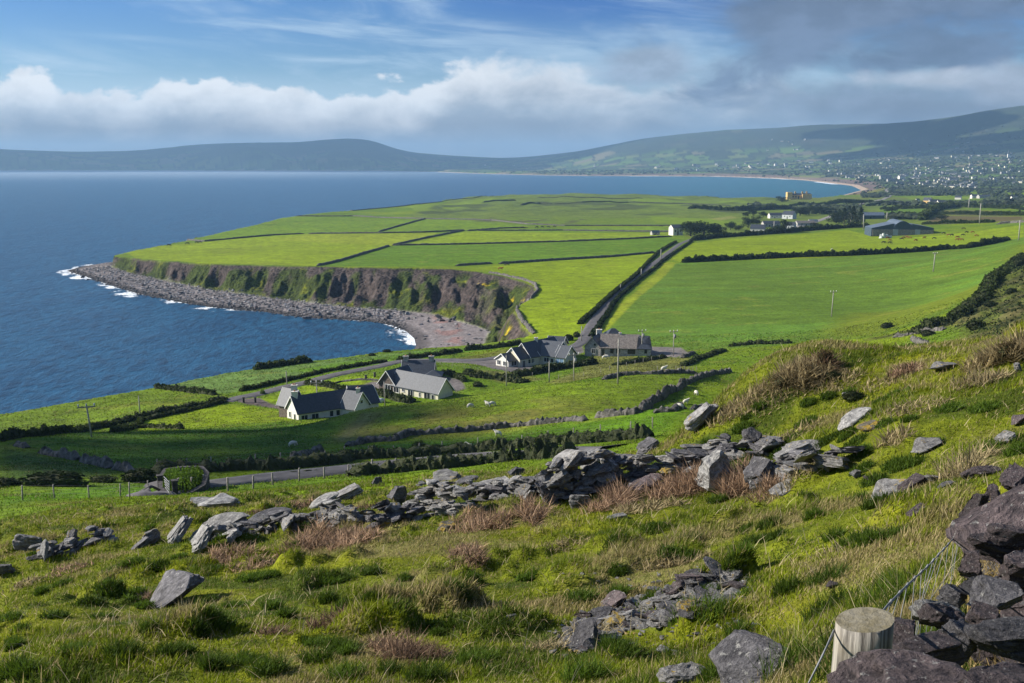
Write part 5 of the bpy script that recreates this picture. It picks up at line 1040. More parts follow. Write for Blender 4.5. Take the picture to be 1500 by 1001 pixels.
def town(n, u0, u1, v0, v1, lab, group, wts=(4, 3, 1, 2, 3, 5), rz=None, sc_=1.0, sky=1.0):
    k = 0; tries = 0
    while k < n and tries < n*12:
        tries += 1; u, v = RT.uniform(u0, u1), RT.uniform(v0, v1); p = gp(u, v, 900); r = math.hypot(p[0], p[1])
        if p[2] < 3.5 or r > 13000 or any((p[0]-q[0])**2+(p[1]-q[1])**2 < 260 for q in used): continue
        used.append(p); o = bpy.data.objects.new('house', RT.choices(TN, wts)[0]); COL.objects.link(o); g_ = max(1.0, r/4800)*sc_
        put(o, (p[0], p[1], gz(p[0], p[1])), RT.choice([0, .4, -.5, 1.3, -1.0, .15]) if rz is None else rz+RT.uniform(-.1, .1), g_, lab, group); o['category'] = 'house'; k += 1
town(62, 1308, 1420, 243, 262, 'small house in the dense middle of the town across the bay', 'houses of the town centre')
town(34, 1318, 1425, 262, 276, 'small house in the lower streets of the town near the river wood', 'houses of the lower town')
town(12, 1234, 1310, 257, 264, 'small white house on the seafront of the town', 'houses on the town seafront', (5, 4, 3, 1, 2, 1))
town(20, 1225, 1312, 240, 256, 'scattered house on the green rise above the seafront', 'houses above the seafront')
town(26, 1420, 1500, 242, 256, 'house in the terraces at the upper right of the town', 'houses of the upper right town', rz=.2)
town(14, 1425, 1500, 260, 276, 'white house in the right suburb below the terraces', 'houses of the right suburb', (5, 4, 2, 1, 0, 0))
town(24, 1300, 1500, 222, 240, 'small pale farmhouse on the slope above the town', 'farmhouses above the town')
town(14, 1075, 1160, 240, 248, 'tiny white farmhouse above the far beach', 'farmhouses above the far beach', (5, 4, 3, 1, 0, 0), sc_=1.2)
town(12, 1160, 1235, 236, 256, 'tiny white farmhouse between far beach and town', 'farmhouses west of the town', (5, 4, 3, 1, 0, 0), sc_=1.2)
town(10, 960, 1070, 242, 251, 'tiny white farmhouse on the low shore left of the far beach', 'farmhouses on the low far shore', (5, 4, 3, 1, 0, 0), sc_=1.2)
town(14, 1120, 1420, 205, 224, 'tiny white farmhouse high on the mountain flank', 'farmhouses on the mountain flank', (5, 4, 2, 1, 0, 0), sc_=.9)
town(10, 640, 940, 240, 249, 'tiny pale farmhouse on the dim plain at the bay head', 'farmhouses at the bay head', (5, 4, 2, 1, 0, 0), sc_=.8)
for (u, v, i, s_, rz, lab) in [(1320,264,2,2.2,.1,'big white square block on the town seafront'),(1297,263,4,2.0,.05,'long grey terrace left of the big white block'),(1245,261,1,2.2,-.1,'long white marquee by the shore at the left end of town'),(1305,266,1,1.8,.05,'low white wall like building under the grey terrace'),(1395,264.5,1,1.8,.1,'long cream building at the right of the lower town'),(1395,276.5,3,1.3,-.9,'cream gabled house alone below the lower town'),(1421,276.5,0,1.4,.2,'white bungalow with dark roof in the green field'),(1413,277,0,1,.2,'tiny white shed in the green field')]:
    p = gp(u, v, 900); o = bpy.data.objects.new('house', TN[i]); COL.objects.link(o); put(o, (p[0], p[1], gz(p[0], p[1])), rz, s_, lab); o['category'] = 'house'
p = gp(1479, 231.5, 900); t = thing('church', 'pale church with a pointed spire above the town', 'church', (p[0], p[1], gz(p[0], p[1]))); bm = bmesh.new(); box(bm, (8, 0, 5), (26, 11, 14)); box(bm, (-8, 0, 9), (8, 8, 22)); bmobj('nave', bm, M['render'], t)
bm = bmesh.new(); tube(bm, [(-8, 0, 19), (-8, 0, 44)], [5.2, .3], 8); bmobj('spire', bm, M['slatelight'], t)
# scrub, hedgerow trees and woods of the far country
n = 90000; R = np.random.RandomState(3); a = R.uniform(-.25, .58, n); r = np.exp(R.uniform(math.log(900), math.log(7500), n)); x, y = r*np.sin(a), r*np.cos(a)
_, gp_ = cells(x+40*vn(x/300, y/300, 5), y*.8, 150, 301); wood = fbm(x/500, y/300, 707, 3)
keep = ((gp_ < .055) & (r > 2500)) | ((wood > .28) & (r > 2800) & (R.rand(n) < .28)); x, y, r = x[keep], y[keep], r[keep]
ex_ = [(1302,1423,276,287,700,8),(1262,1300,284,290,150,6),(1430,1500,276,288,160,6),(1380,1500,257,272,110,6),(1230,1330,246,256,260,6),(1225,1500,236,246,200,6),(1220,1262,310,326,60,5),(1160,1260,302,314,220,4),(1095,1135,300,308,70,4),(1270,1500,297,302,300,5),(1300,1345,318,322,60,4),(1440,1500,288,296,120,6)]
for u0, u1, v0, v1, k, hh2 in ex_:
    q = np.array([gp(RT.uniform(u0, u1), RT.uniform(v0, v1), 700)[:2] for _ in range(k)]); x = np.r_[x, q[:, 0]]; y = np.r_[y, q[:, 1]]
def gzv(x, y):
    i = np.interp(np.log(np.hypot(x, y)), LR, np.arange(NR)); j = np.interp(np.arctan2(x, y), AZ, np.arange(NC)); i0 = np.minimum(i.astype(int), NR-2); j0 = np.minimum(j.astype(int), NC-2); a = i-i0; b = j-j0
    return (H[i0, j0]*(1-b)+H[i0, j0+1]*b)*(1-a)+(H[i0+1, j0]*(1-b)+H[i0+1, j0+1]*b)*a
z = gzv(x, y); k = z > 4; x, y, z = x[k], y[k], z[k]; r = np.hypot(x, y); n = len(x); print('scrub', n)
s = R.uniform(2.2, 5.5, n)*np.where(r < 1600, .8, np.clip(r/4200, .75, 1.3)); tmpl = RK[0]; bmt = bmesh.new(); bmesh.ops.create_icosphere(bmt, subdivisions=1, radius=1); V0 = np.array([v.co[:] for v in bmt.verts]); F0 = np.array([[v.index for v in f.verts] for f in bmt.faces]); bmt.free()
co = V0[None]*(s[:, None, None]*np.array([1.25, 1.25, .85])*(1+.35*R.randn(n, len(V0), 1)*.8)); co[:, :, 2] += (s*.45)[:, None]; co += np.stack([x, y, z], -1)[:, None]
me = raw_mesh('scrub', co.reshape(-1, 3), (F0[None]+(np.arange(n)*len(V0))[:, None, None]).reshape(-1, 3), False); me.materials.append(mat('far foliage', (.030, .042, .016), .95, .5, .02, coord='P'))
o = link(bpy.data.objects.new('hedgerow_scrub', me)); tag(o, 'dark hedgerows and scrub woods spread over the far plain round the town', 'scrub', kind='stuff')
# ------------------------------------------------------------------ sheep and cattle
def skinned(name, pts, edges, rad, m, parent=None, lvl=1):
    me = bpy.data.meshes.new(name); me.from_pydata(pts, edges, []); o = bpy.data.objects.new(name, me); COL.objects.link(o); md = o.modifiers.new('s', 'SKIN'); o.modifiers.new('u', 'SUBSURF').levels = lvl
    for v, r in zip(me.skin_vertices[0].data, rad): v.radius = (r, r) if np.isscalar(r) else r
    me.skin_vertices[0].data[0].use_root = True; bpy.context.view_layer.update(); dg = bpy.context.evaluated_depsgraph_get(); m2 = bpy.data.meshes.new_from_object(o.evaluated_get(dg)); o.modifiers.clear(); o.data = m2; m2.materials.clear(); m2.materials.append(m)
    m2.polygons.foreach_set('use_smooth', [True]*len(m2.polygons)); o.parent = parent; return o
def beast(kind, hide, graze=True, s=1.0):
    sh = kind == 'sheep'; B = .30 if sh else .36; lg = .06 if sh else .085
    L = .95 if sh else 1.9; hgt = .62 if sh else 1.05
    pts = [(-L*.45, 0, hgt), (-L*.15, 0, hgt-.03), (L*.2, 0, hgt-.03), (L*.42, 0, hgt+.02), (L*.62, 0, hgt-.05 if graze else hgt+.22), (L*.74, 0, hgt*.38 if graze else hgt+.34), (L*.84, 0, hgt*.15 if graze else hgt+.24)]
    ed = [(i, i+1) for i in range(6)]; rad = [B*.72, B, B*.97, B*.78, B*.42, B*.34, B*.20]
    for bx, k in ((-L*.40, 0), (L*.36, 3)):
        for sy in (-1, 1):
            i = len(pts); kn = .06 if k == 0 else -.02; pts += [(bx, sy*B*.55, hgt*.62), (bx-kn*1.2, sy*B*.55, hgt*.34), (bx-(.02 if k == 0 else 0), sy*B*.55, .03)]; ed += [(k, i), (i, i+1), (i+1, i+2)]; rad += [lg*1.5, lg*.75, lg*.6]
    i = len(pts); pts += [(-L*.53, 0, hgt-.1), (-L*.55, 0, hgt*.5)]; ed += [(0, i), (i, i+1)]; rad += [lg*.5, lg*.4]
    t = thing(kind, 'x', kind, (0, 0, 0)); o = skinned('body', pts, ed, rad, hide, t)
    if sh: bm = bmesh.new(); bmesh.ops.create_icosphere(bm, subdivisions=2, radius=1); [setattr(v, 'co', Vector((v.co.x*.115+L*.82, v.co.y*.075, v.co.z*.09+(hgt*.16 if graze else hgt+.24)))) for v in bm.verts]; bmobj('face', bm, M['face'], t, True)
    for sy in (-1, 1):
        bm = bmesh.new(); bmesh.ops.create_icosphere(bm, subdivisions=1, radius=1); hx, hz = L*.72, (hgt*.42 if graze else hgt+.36)
        for v in bm.verts: v.co = Vector((v.co.x*.03+hx, v.co.y*.09+sy*B*.45, v.co.z*.035+hz))
        bmobj('ear', bm, hide, t)
    t.scale = (s,)*3; return t
SH = [beast('sheep', M['wool']), beast('sheep', M['wool'], False)]; fresh = {0: 1, 1: 1}
def place_beast(protos, st, i, u, v, rz, lab, group, s=1.0, rmin=60):
    o = protos[i] if st.pop(i, None) else copy_tree(protos[i]); p = gp(u, v, rmin); return put(o, (p[0], p[1], gz(p[0], p[1])), rz, s, lab, group)
for k, (u, v, rz, lab) in enumerate([(688,598,.4,'sheep alone left of the pole foot on the green knoll'),(715,595.5,2.6,'smaller sheep left of the resting pair on the knoll'),(720,595,.2,'sheep right of the pair on the knoll'),(730,639,2.9,'sheep just below the long pasture wall'),(933,633,1.4,'sheep near the fence under the right wall end'),(1004,592,.3,'sheep right of the tumbled climbing wall'),(996,599.5,2.8,'lamb sized sheep below the climbing wall'),(972,543.5,.2,'sheep in the field below the curved drive'),(1020,579,1.8,'sheep at the mound edge right of the climbing wall'),(689,659,2.7,'sheep by the dark road hedge'),(428,654,.5,'tiny white sheep in the dark field'),(851,645,.1,'sheep lying by the road hedge under the middle pasture'),(885,526,.1,'white sheep resting in the paddock before the farmhouse'),(890,525,2.9,'second sheep of the paddock pair'),(778,547,.3,'white sheep at the edge of the forecourt'),(1218,366.5,.4,'tiny white sheep by the big field hedge')]):
    place_beast(SH, fresh, k % 2, u, v, rz, lab, 'sheep of the pastures', [1.0, .95][k % 2]*(1.25 if v < 560 else 1))
CW = [beast('cow', M['redhide']), beast('cow', M['darkhide']), beast('cow', M['redhide'], False)]; fc_ = {0: 1, 1: 1, 2: 1}
for k, (u, v, i, lab) in enumerate([(743,390,1,'dark cow grazing just above the cove'),(733,396,2,'brown calf above the cove cliff'),(1300,350,0,'brown cow left below the white bales'),(1294,357,1,'black cow nearest the hedge at left'),(1303,357.5,1,'black cow beside the nearest one'),(1303,354,0,'brown cow above the two black ones'),(1321,352,1,'dark cow left of the middle pair'),(1323,350,0,'brown cow above the dark one'),(1329,349,2,'bright brown cow below the barn door'),(1333,350,0,'brown cow touching the bright one'),(1341,354,0,'brown cow lowest in the middle of the herd'),(1353.6,350,2,'brown cow alone right of the barn wall'),(1368,351,1,'dark cow lying in the middle right'),(1382,343.5,1,'black cow by the barn corner'),(1390,346,0,'brown cow of the pair below the barn corner'),(1394,346,1,'black cow of the pair below the barn corner'),(1402,349,0,'brown cow at the centre right'),(1402,353,2,'brown cow below the centre right one'),(1409,353,0,'orange brown cow at the lower right'),(1410,346,1,'dark cow on the right slope'),(1415.6,342,1,'dark cow higher on the right slope'),(1425,342,0,'brown cow near the right bank'),(1430.6,347,0,'rightmost brown cow of the herd'),(1412,336.5,1,'black cow beside the low bank behind'),(1327,332.5,0,'brown cow behind')][:24]):
    place_beast(CW, fc_, i, u, v, RT.choice([0, .3, 3.0, 2.7, -.2]), lab, 'cattle below the barn', 1.3, 300)
for k, (u, v) in enumerate([(786,334.5),(794,334.2),(803,334),(812,333.6),(765,335),(247,361),(274,358.5),(288,357),(293,356.5),(968,333)]):
    place_beast(CW, fc_, 1, u, v, RT.uniform(-.4, .4), 'tiny dark cow on the far headland fields', 'distant cattle on the headland', 1.5, 300)
# boulders of the shore
bs = []
for _ in range(60):
    t = RT.random(); u = 110+t*560; v = np.interp(u, [110,165,240,320,380,450,530,600,670],[402,412,434,447,452,460,464,468,474])+RT.uniform(-7, 5)-(3 if u > 200 else 0); bs.append((u, v))
for k, (u, v) in enumerate(bs):
    p = gp(u, v, 200); o = rock('boulder', RT.choice([0, 1, 2, 8]), RT.choice(['gr2', 'gr3', 'gr2', 'gr1']), (p[0], p[1], max(gz(p[0], p[1]), 0)+.2), RT.uniform(.6, 1.5), (RT.random(), RT.random(), RT.random()*6)); tag(o, 'dark boulder on the stony shore below the cliff', 'boulder', 'boulders of the shore')
tag(rock('boulder', 3, 'gr2', (*Pz(450,467.5,0)[:2], .6), 2.3), 'largest dark rock standing in the water at the shore middle', 'boulder')
n = 26000; R = np.random.RandomState(8); a = R.uniform(-.5, 0.0, n); r = R.uniform(420, 830, n); x, y = r*np.sin(a), r*np.cos(a); dw, db = sdf(WATER, x, y), sdf(BASE, x, y); k = (dw > -2.5) & (db < 1) & ~((a > -.105) & (R.rand(n) < .93)); x, y = x[k], y[k]; z = np.maximum(gzv(x, y), -.1); n = len(x)
s = R.uniform(.25, .75, n)**1.2*1.25; co = V0[None]*(s[:, None, None]*np.array([1.2, 1, .7])*(1+.3*R.randn(n, len(V0), 1)*.7)); co += np.stack([x, y, z+s*.1], -1)[:, None]
me = raw_mesh('shingle', co.reshape(-1, 3), (F0[None]+(np.arange(n)*len(V0))[:, None, None]).reshape(-1, 3), False); cl_ = np.repeat((R.uniform(.05, .30, (n, 1))**1.0*np.array([[1.02, .97, .97]])*np.where(sdf(WATER, x, y) < 5, .4, 1)[:, None]), len(V0), 0); vcol(me, 'Col', cl_)
m_, N_ = newmat('shore stone'); N_.n('ShaderNodeOutputMaterial', {0: N_.n('ShaderNodeBsdfPrincipled', {'Base Color': N_.n('ShaderNodeAttribute', attribute_name='Col').outputs[0], 'Roughness': .9}).outputs[0]}); me.materials.append(m_)
tag(link(bpy.data.objects.new('shingle', me)), 'grey stones and cobbles covering the shore under the cliff', 'stones', kind='stuff')
# ------------------------------------------------------------------ tumbled wall of the near hillside
RF_ = random.Random(11)
def gpn(u, v): return gp(u, v, 4.0)
def stone_at(name, u, v, wpx, hpx, i, m, rot=(0, 0, 0), r=None, parent=None, dy=.75, sink=.12, label=None, group=None):
    """a stone standing on the ground point seen at (u, v), wpx wide and hpx high there"""
    p = Pr(u, v, r) if r else gpn(u, v); s = math.hypot(p[0], p[1])/FP; th = min(abs(rot[1]), 1.5); c_, s_ = math.cos(th), math.sin(th); q_ = c_*c_-s_*s_; H0 = hpx*s
    if q_ > .2: w_, h_ = (wpx*c_-hpx*s_)/q_, (hpx*c_-wpx*s_)/q_
    elif q_ < -.2: w_, h_ = (hpx*s_-wpx*c_)/-q_, (wpx*s_-hpx*c_)/-q_
    else: w_, h_ = max(wpx, hpx)*1.05, min(wpx, hpx)*.5
    w_ = max(w_, .5*max(wpx, hpx)); h_ = max(h_, .22*w_); w_, h_ = w_*s, h_*s
    k = 1.8; sx = w_/k; fl = [1, .9, .75, .5, .42, .35, .3, .55, .8, .4, .26, .6][i]; sz = h_/(1.5*fl)
    z = p[2] if r else gz(p[0], p[1]); o = rock(name, i, m, (p[0], p[1], z+H0*(.5-sink) if not r else z), (sx, sx*dy, sz), rot, parent)
    if label: tag(o, label, 'rock', group)
    return o
def wall_section(label, px, h, n, mats=('gr1', 'gr1', 'gr4', 'gr2'), big=.55, th=.8, kinds=(3, 4, 5, 6, 9, 10, 7), tilt=.25, group='sections of the tumbled hillside wall'):
    P = [gpn(u, v) for u, v in px]; Q = resample(P, .12); p0 = Q[len(Q)//2]; z0 = gz(*p0); t = thing('dry_stone_wall', label, 'wall', (p0[0], p0[1], z0), 0, group); T = P[-1][0]-P[0][0], P[-1][1]-P[0][1]; ang = math.atan2(T[1], T[0])
    for k in range(int(min(n*1.3, 98))):
        f = RF_.random(); q = Q[int(f*(len(Q)-1))]; hh = (h(f) if callable(h) else h); lv = RF_.random()**1.25; off = RF_.uniform(-.5, .5)*th*(1.15-.7*lv); s = .78*big*RF_.uniform(.45, 1.0)*(1 if lv > .4 else .9)
        x, y = q[0]-math.sin(ang)*off, q[1]+math.cos(ang)*off; i = RF_.choice(kinds); m = RF_.choice(mats)
        o = rock('stone', i, m, (x-p0[0], y-p0[1], gz(x, y)-z0+lv*hh*.92+.03), (s*1.1, s*RF_.uniform(.55, .85), s*RF_.uniform(.55, .95)), (RF_.gauss(0, tilt), RF_.gauss(-.12, tilt), ang+RF_.gauss(0, .45)), t)
    return t
wall_section('leftmost low heap of tumbled grey stones', [(62,822),(110,806),(165,793)], .50, 42, big=.42)
wall_section('spill of pale slabs left of the bracken', [(300,792),(345,788),(390,780),(432,774)], .55, 40, ('gr4', 'gr1', 'gr1', 'gr2'), .45)
wall_section('humped heap of stones above the large bracken patch', [(435,772),(470,772),(520,765),(560,762)], lambda f: .45+.5*math.sin(f*3.1), 60, big=.45)
wall_section('low scatter of stones before the tall stack', [(540,768),(575,765),(612,760)], .5, 34, ('gr1', 'gr2', 'gr2'), .36)
wall_section('tall stack of flat slabs, highest on the left half', [(612,750),(650,752),(688,746)], 1.0, 80, ('gr1', 'gr4', 'gr1'), .44, .7, (4, 5, 6, 9, 10), .10)
wall_section('long low run of stones right of the slab stack', [(690,733),(740,732),(800,728)], .6, 58, big=.42)
wall_section('highest part of the wall with slabs leaning uphill', [(800,738),(840,728),(888,716)], 1.2, 85, ('gr1', 'gr1', 'gr4', 'gr1'), .46, .7, (3, 4, 5, 6, 9, 10), .28)
wall_section('blocky stones right of the highest part', [(890,712),(925,706),(962,702)], .75, 36, ('gr1', 'gr1', 'gr2'), .45)
wall_section('short run of stones right of the dark upright slab', [(975,694),(1005,690),(1030,684)], .5, 24, ('gr1', 'gr4', 'gr2'), .45)
wall_section('thin line of flat stones above the white boulder', [(1032,668),(1080,664),(1135,662)], .42, 30, ('gr1', 'gr2'), .50)
wall_section('last heap of slabs with mossy yellow top', [(1148,690),(1190,688),(1235,684)], .5, 30, ('gr1', 'gr2', 'gr1'), .48)
for a in [
 (45,806,36,26,1,'gr1',(0,.2,.3),'rounded grey boulder at the left edge of the hillside'), (64,812,22,18,7,'gr2',(0,.2,1),'small dark stone beside the rounded left boulder'), (140,797,34,14,4,'gr2',(.1,-.2,.3),'dark flat slab topping the leftmost heap'),
 (219,797,30,24,0,'gr1',(0,-.3,.4),'blue grey block left of the leaning slab'), (205,803,22,12,3,'gr2',(0,-.6,.4),'low tilted stone at the foot of the blue grey block'), (263,793,26,40,7,'gr4',(0,-.9,.2),'tall pale slab leaning to the right'), (318,790,80,36,9,'gr4',(.2,-.25,.2),'largest pale slab of the left wall'), (296,800,22,34,7,'gr4',(.1,-.9,.3),'narrow pale slab propped on the largest one'), (340,795,18,22,7,'gr1',(0,-.8,.2),'thin upright splinter among the pale slabs'),
 (388,765,62,20,4,'gr2',(.0,-.1,.2),'long dark slab lying on the pale spill'), (380,776,18,24,7,'gr1',(0,-.7,.5),'small leaning stone under the long dark slab'),
 (470,742,44,16,4,'gr4',(.1,-.3,.3),'pale cap slab of the humped heap'), (505,730,44,18,3,'gr1',(.1,-.4,.2),'grey top slab of the humped heap'), (583,735,30,28,0,'gr2',(.1,.1,.5),'dark pointed block standing behind the low scatter'), (552,711,14,14,0,'gr2',(0,0,.3),'small dark block far behind the wall'),
 (654,704,54,16,5,'gr1',(.05,-.1,.15),'wide cap slab on the tall stack'), (678,712,40,14,4,'gr2',(.05,-.2,.2),'dark wedge under the wide cap slab'), (720,726,64,30,3,'gr1',(.1,-.15,.2),'large grey slab right of the tall stack'), (760,724,44,24,3,'gr1',(.1,.1,.2),'second large slab right of the tall stack'), (775,738,22,26,0,'gr4',(.1,.3,.2),'pale upright block in the low run'), (757,700,26,20,0,'gr2',(.1,.2,.2),'dark cube like stone on the low run'),
 (838,680,56,15,5,'gr1',(.1,-.45,.2),'long slab leaning at the very top of the wall'), (868,680,40,14,4,'gr1',(.1,-.4,.2),'second leaning slab at the top of the wall'), (830,704,50,16,3,'gr1',(.1,-.1,.15),'thick grey slab in the middle of the highest part'), (803,742,24,40,7,'gr2',(.1,-.6,.2),'narrow dark slab at the foot of the highest part'), (852,742,30,20,1,'gr4',(0,0,.2),'pale block in the lower courses of the highest part'),
 (905,684,44,24,1,'gr1',(.1,.1,.2),'blue grey block beside the leaning slabs'), (948,664,46,30,7,'gr2',(.1,-.45,.2),'dark wedge slab rising from the wall'), (945,715,44,26,8,'gr3',(.1,-.35,.4),'dark brown boulder at the wall foot'), (902,708,26,30,2,'gr1',(.1,.2,.2),'upright grey stone beside bracken'), (997,676,36,22,1,'gr1',(.1,-.2,.2),'grey block over the pink bracken'), (985,700,34,22,8,'gr5',(.1,.1,.5),'lichen covered stone buried in bracken'), (1022,662,40,14,3,'gr1',(0,.1,.2),'flat grey stone left of the thin line'),
 (1046,716,68,66,0,'gr4',(.3,-.5,.3),'big white and black mottled boulder'), (1112,716,56,62,7,'gr2',(.1,-.8,.3),'dark slab leaning steeply beside the mottled boulder'), (1062,672,50,18,5,'gr2',(.1,-.35,.3),'dark slab above the mottled boulder'), (1105,654,54,18,4,'gr1',(0,.05,.2),'layered slab on the thin line'), (1178,672,76,22,9,'gr1',(.1,-.1,.2),'wide grey slab on the last heap'), (1214,690,34,36,0,'gr2',(.2,.3,.5),'dark rough block at the right end of the wall'),
 (1250,620,46,16,4,'gr4',(.05,-.35,.3),'pale purple slab alone on the slope'), (1272,626,34,7,10,'gr5',(.15,-.2,.2),'yellow lichen covered flat stone'), (1360,657,50,14,6,'gr1',(.1,-.25,.3),'grey flat slab on the right slope'), (1027,624,34,44,1,'gr1',(.1,-.7,.3),'grey rock face at the left foot of the mound'), (1472,648,34,18,7,'gr1',(.1,-.4,.2),'grey stone near the right edge by straw tuft'), (1492,622,26,18,6,'gr3',(.1,-.4,.3),'brown slab cut by the right edge'),
 (1308,722,62,13,6,'gr1',(.1,-.35,.2),'long flat slab among small stones on the right slope'), (1337,716,34,24,3,'gr3',(.2,-.5,.2),'purple slab touching the long flat slab'), (1314,728,20,9,1,'gr1',(0,0,.2),'small rounded stone under the long slab'), (1254,700,18,14,0,'gr1',(.2,.2,.2),'angular stone right of the last heap'), (1276,706,20,10,8,'gr3',(.2,.2,.2),'brown stone beside the angular one'), (1368,706,22,12,3,'gr1',(0,.2,.2),'grey stone right of the purple slab'), (1385,714,24,9,4,'gr2',(0,-.2,.1),'dark flat stone below the straw tuft'),
 (1417,704,22,20,2,'gr3',(.2,-.4,.2),'brown upright stone by the straw tuft'), (1443,696,34,16,8,'gr3',(.1,-.1,.2),'brown boulder near the right edge'), (1345,752,26,12,3,'gr3',(.2,-.4,.3),'single purple stone in the green slope'), (1220,860,22,8,6,'gr3',(.1,0,.2),'small flat stone in the turf near the rubble'), (1150,716,40,8,10,'gr1',(.1,-.4,.2),'sunken slab below the last heap'), (1240,580,10,6,3,'gr4',(0,0,.2),'small pale stone high on the slope'),
 (258,880,84,50,6,'gr2',(.45,-.5,.2),'big dark blue slab leaning out of the grass'), (326,742,62,16,6,'gr4',(.1,.05,.2),'flat pale outcrop by the planter'), (300,738,40,10,10,'gr4',(.1,.1,.2),'lower shelf of the pale outcrop'), (1105,1002,132,76,5,'gr2',(.35,-.45,.2),'big layered grey boulder at the bottom of the view'), (998,1000,62,38,8,'gr1',(.1,-.15,.3),'angular grey stone left of the big layered boulder'), (972,955,26,10,6,'gr1',(.1,.1,.2),'small flat stone above the angular one'),
 (655,776,36,12,7,'gr5',(.1,0,.2),'yellow tinged stone in the grass below the stack'), (566,770,24,9,3,'gr5',(.1,0,.2),'little stone with yellow lichen by the bracken'), (905,762,26,10,3,'gr4',(.1,0,.4),'white stone in the grass below the dark boulder'), (8,838,20,12,1,'gr1',(.1,0,.4),'stone cut by the left edge'), (1384,540,44,8,6,'gr1',(0,0,.3),'flat outcrop on the skyline'), (1490,545,16,16,7,'gr4',(0,-.5,.3),'pale stone near the skyline at right'), (750,905,14,6,3,'gr4',(0,0,.3),'lone pale stone in the lower turf')]:
    u, v, w_, h_, i, m, rot, lab = a; stone_at('rock', u, v, w_, h_, i, m, rot, label=lab)
# rubble patch
RB = [(815,945),(845,905),(900,885),(960,868),(1015,842),(1075,836),(1092,855),(1065,890),(1000,908),(920,925),(850,960)]
def inpoly(P, u, v):
    c = False
    for (x0, y0), (x1, y1) in zip(P, P[1:]+P[:1]):
        if (y0 > v) != (y1 > v) and u < (x1-x0)*(v-y0)/(y1-y0)+x0: c = not c
    return c
k = 0
while k < 170:
    u, v = RF_.uniform(810, 1095), RF_.uniform(832, 962)
    if not inpoly(RB, u, v): continue
    w_ = RF_.choice([14, 17, 20, 24, 28, 32, 40]); stone_at('loose_stone', u, v, w_, w_*RF_.uniform(.22, .42), RF_.choice([4, 5, 6, 10, 9, 3]), RF_.choice(['gr1', 'gr2', 'gr3', 'gr1', 'gr5' if k % 6 == 0 else 'gr2']), (RF_.gauss(.05, .2), RF_.gauss(-.1, .2), RF_.random()*6), sink=.05, label='broken slate lying in the rubble patch of the lower slope', group='broken slates of the rubble patch'); k += 1
n = 2600; uv = []
while len(uv) < n:
    u, v = RF_.uniform(800, 1105), RF_.uniform(825, 968)
    if inpoly(RB, u, v) or RF_.random() < .03: uv.append(gpn(u, v))
uv = np.array(uv); R = np.random.RandomState(5); s_ = .018+.05*R.rand(n)**2; RV = rockmesh(77, .5, 8, .05, 1); V1 = np.array([v.co[:] for v in RV.vertices]); F1 = np.array([p.vertices[:] for p in RV.polygons]); an = R.rand(n)*6.283
X1 = V1[None, :, 0]*np.cos(an)[:, None]-V1[None, :, 1]*.7*np.sin(an)[:, None]; Y1 = V1[None, :, 0]*np.sin(an)[:, None]+V1[None, :, 1]*.7*np.cos(an)[:, None]
co = np.stack([X1, Y1, V1[None, :, 2]*.8+0*X1], -1)*s_[:, None, None]+np.c_[uv[:, :2], gzv(uv[:, 0], uv[:, 1])+.02][:, None]
me = raw_mesh('rubble', co.reshape(-1, 3), (F1[None]+(np.arange(n)*len(V1))[:, None, None]).reshape(-1, F1.shape[1]), False); me.materials.append(M['gr1']); tag(link(bpy.data.objects.new('rubble', me)), 'small stone chips between the slates of the rubble patch', 'rubble', kind='stuff')
# stone wall beside the camera
q0 = Pr(1420, 900, 3.2); t = thing('stone_wall', 'dark purple stone wall at the bottom right corner beside the fence post', 'wall', (q0[0], q0[1], gz(q0[0], q0[1])))
def nearstone(u, v, r, w_, h_, i, m, rot, dy=.8): 
    o = stone_at('stone', u, v, w_, h_, i, m, rot, r=r, dy=dy); o.location = Vector(o.location)-Vector(t.location); o.parent = t
for a in [(1310,1040,1.9,215,110,9,'gr3',(.1,.05,.2)),(1468,1030,1.8,150,110,2,'gr3',(.2,.1,.4)),(1492,756,5.2,130,76,8,'gr3',(.3,-.5,.3)),(1430,752,5.4,44,60,0,'gr3',(.1,.2,.3)),(1448,800,4.9,80,42,2,'gr3',(.1,.2,.6)),(1424,830,4.3,44,46,0,'gr3',(.1,.2,.9)),(1462,872,3.7,88,38,6,'gr2',(.2,-.1,.3)),
  (1396,872,3.9,52,34,7,'gr2',(.1,.3,.3)),(1372,900,3.4,62,44,8,'gr4',(.2,.1,.3)),(1378,905,3.2,54,44,8,'gr3',(.2,.1,.3)),(1322,940,2.8,74,66,0,'gr3',(.2,.2,.9)),(1405,935,2.9,76,50,7,'gr2',(.2,.2,.3)),(1478,935,2.9,100,46,3,'gr2',(.2,.1,.3)),(1492,838,4.2,80,56,2,'gr3',(.2,.1,.8)),(1484,702,6.8,56,34,2,'gr3',(.2,-.3,.8)),(1456,724,6.3,30,24,0,'gr3',(.2,-.3,.8)),(1440,905,3.2,66,34,7,'gr3',(.2,-.2,.8)),(1360,955,2.6,90,46,3,'gr3',(.1,.1,.5)),(1425,862,3.9,34,26,0,'gr2',(.4,.1,.5)),(1480,790,4.9,60,40,1,'gr3',(.2,.1,.1))]:
    nearstone(*a)
for _ in range(62):
    f = RF_.random(); r = 2.3+4.9*f; u = 1400+95*f+RF_.uniform(-8, 90); p = Hd(u, r, 77); z = gz(p[0], p[1])+RF_.uniform(0, .42+.2*(1-f)); s = RF_.uniform(.11, .24)
    o = rock('stone', RF_.choice([0, 1, 2, 7, 8]), RF_.choice(['gr3', 'gr3', 'gr2']), (p[0]-t.location[0], p[1]-t.location[1], z-t.location[2]), (s, s*.8, s*.7), (RF_.random(), RF_.random(), RF_.random()*6), t)
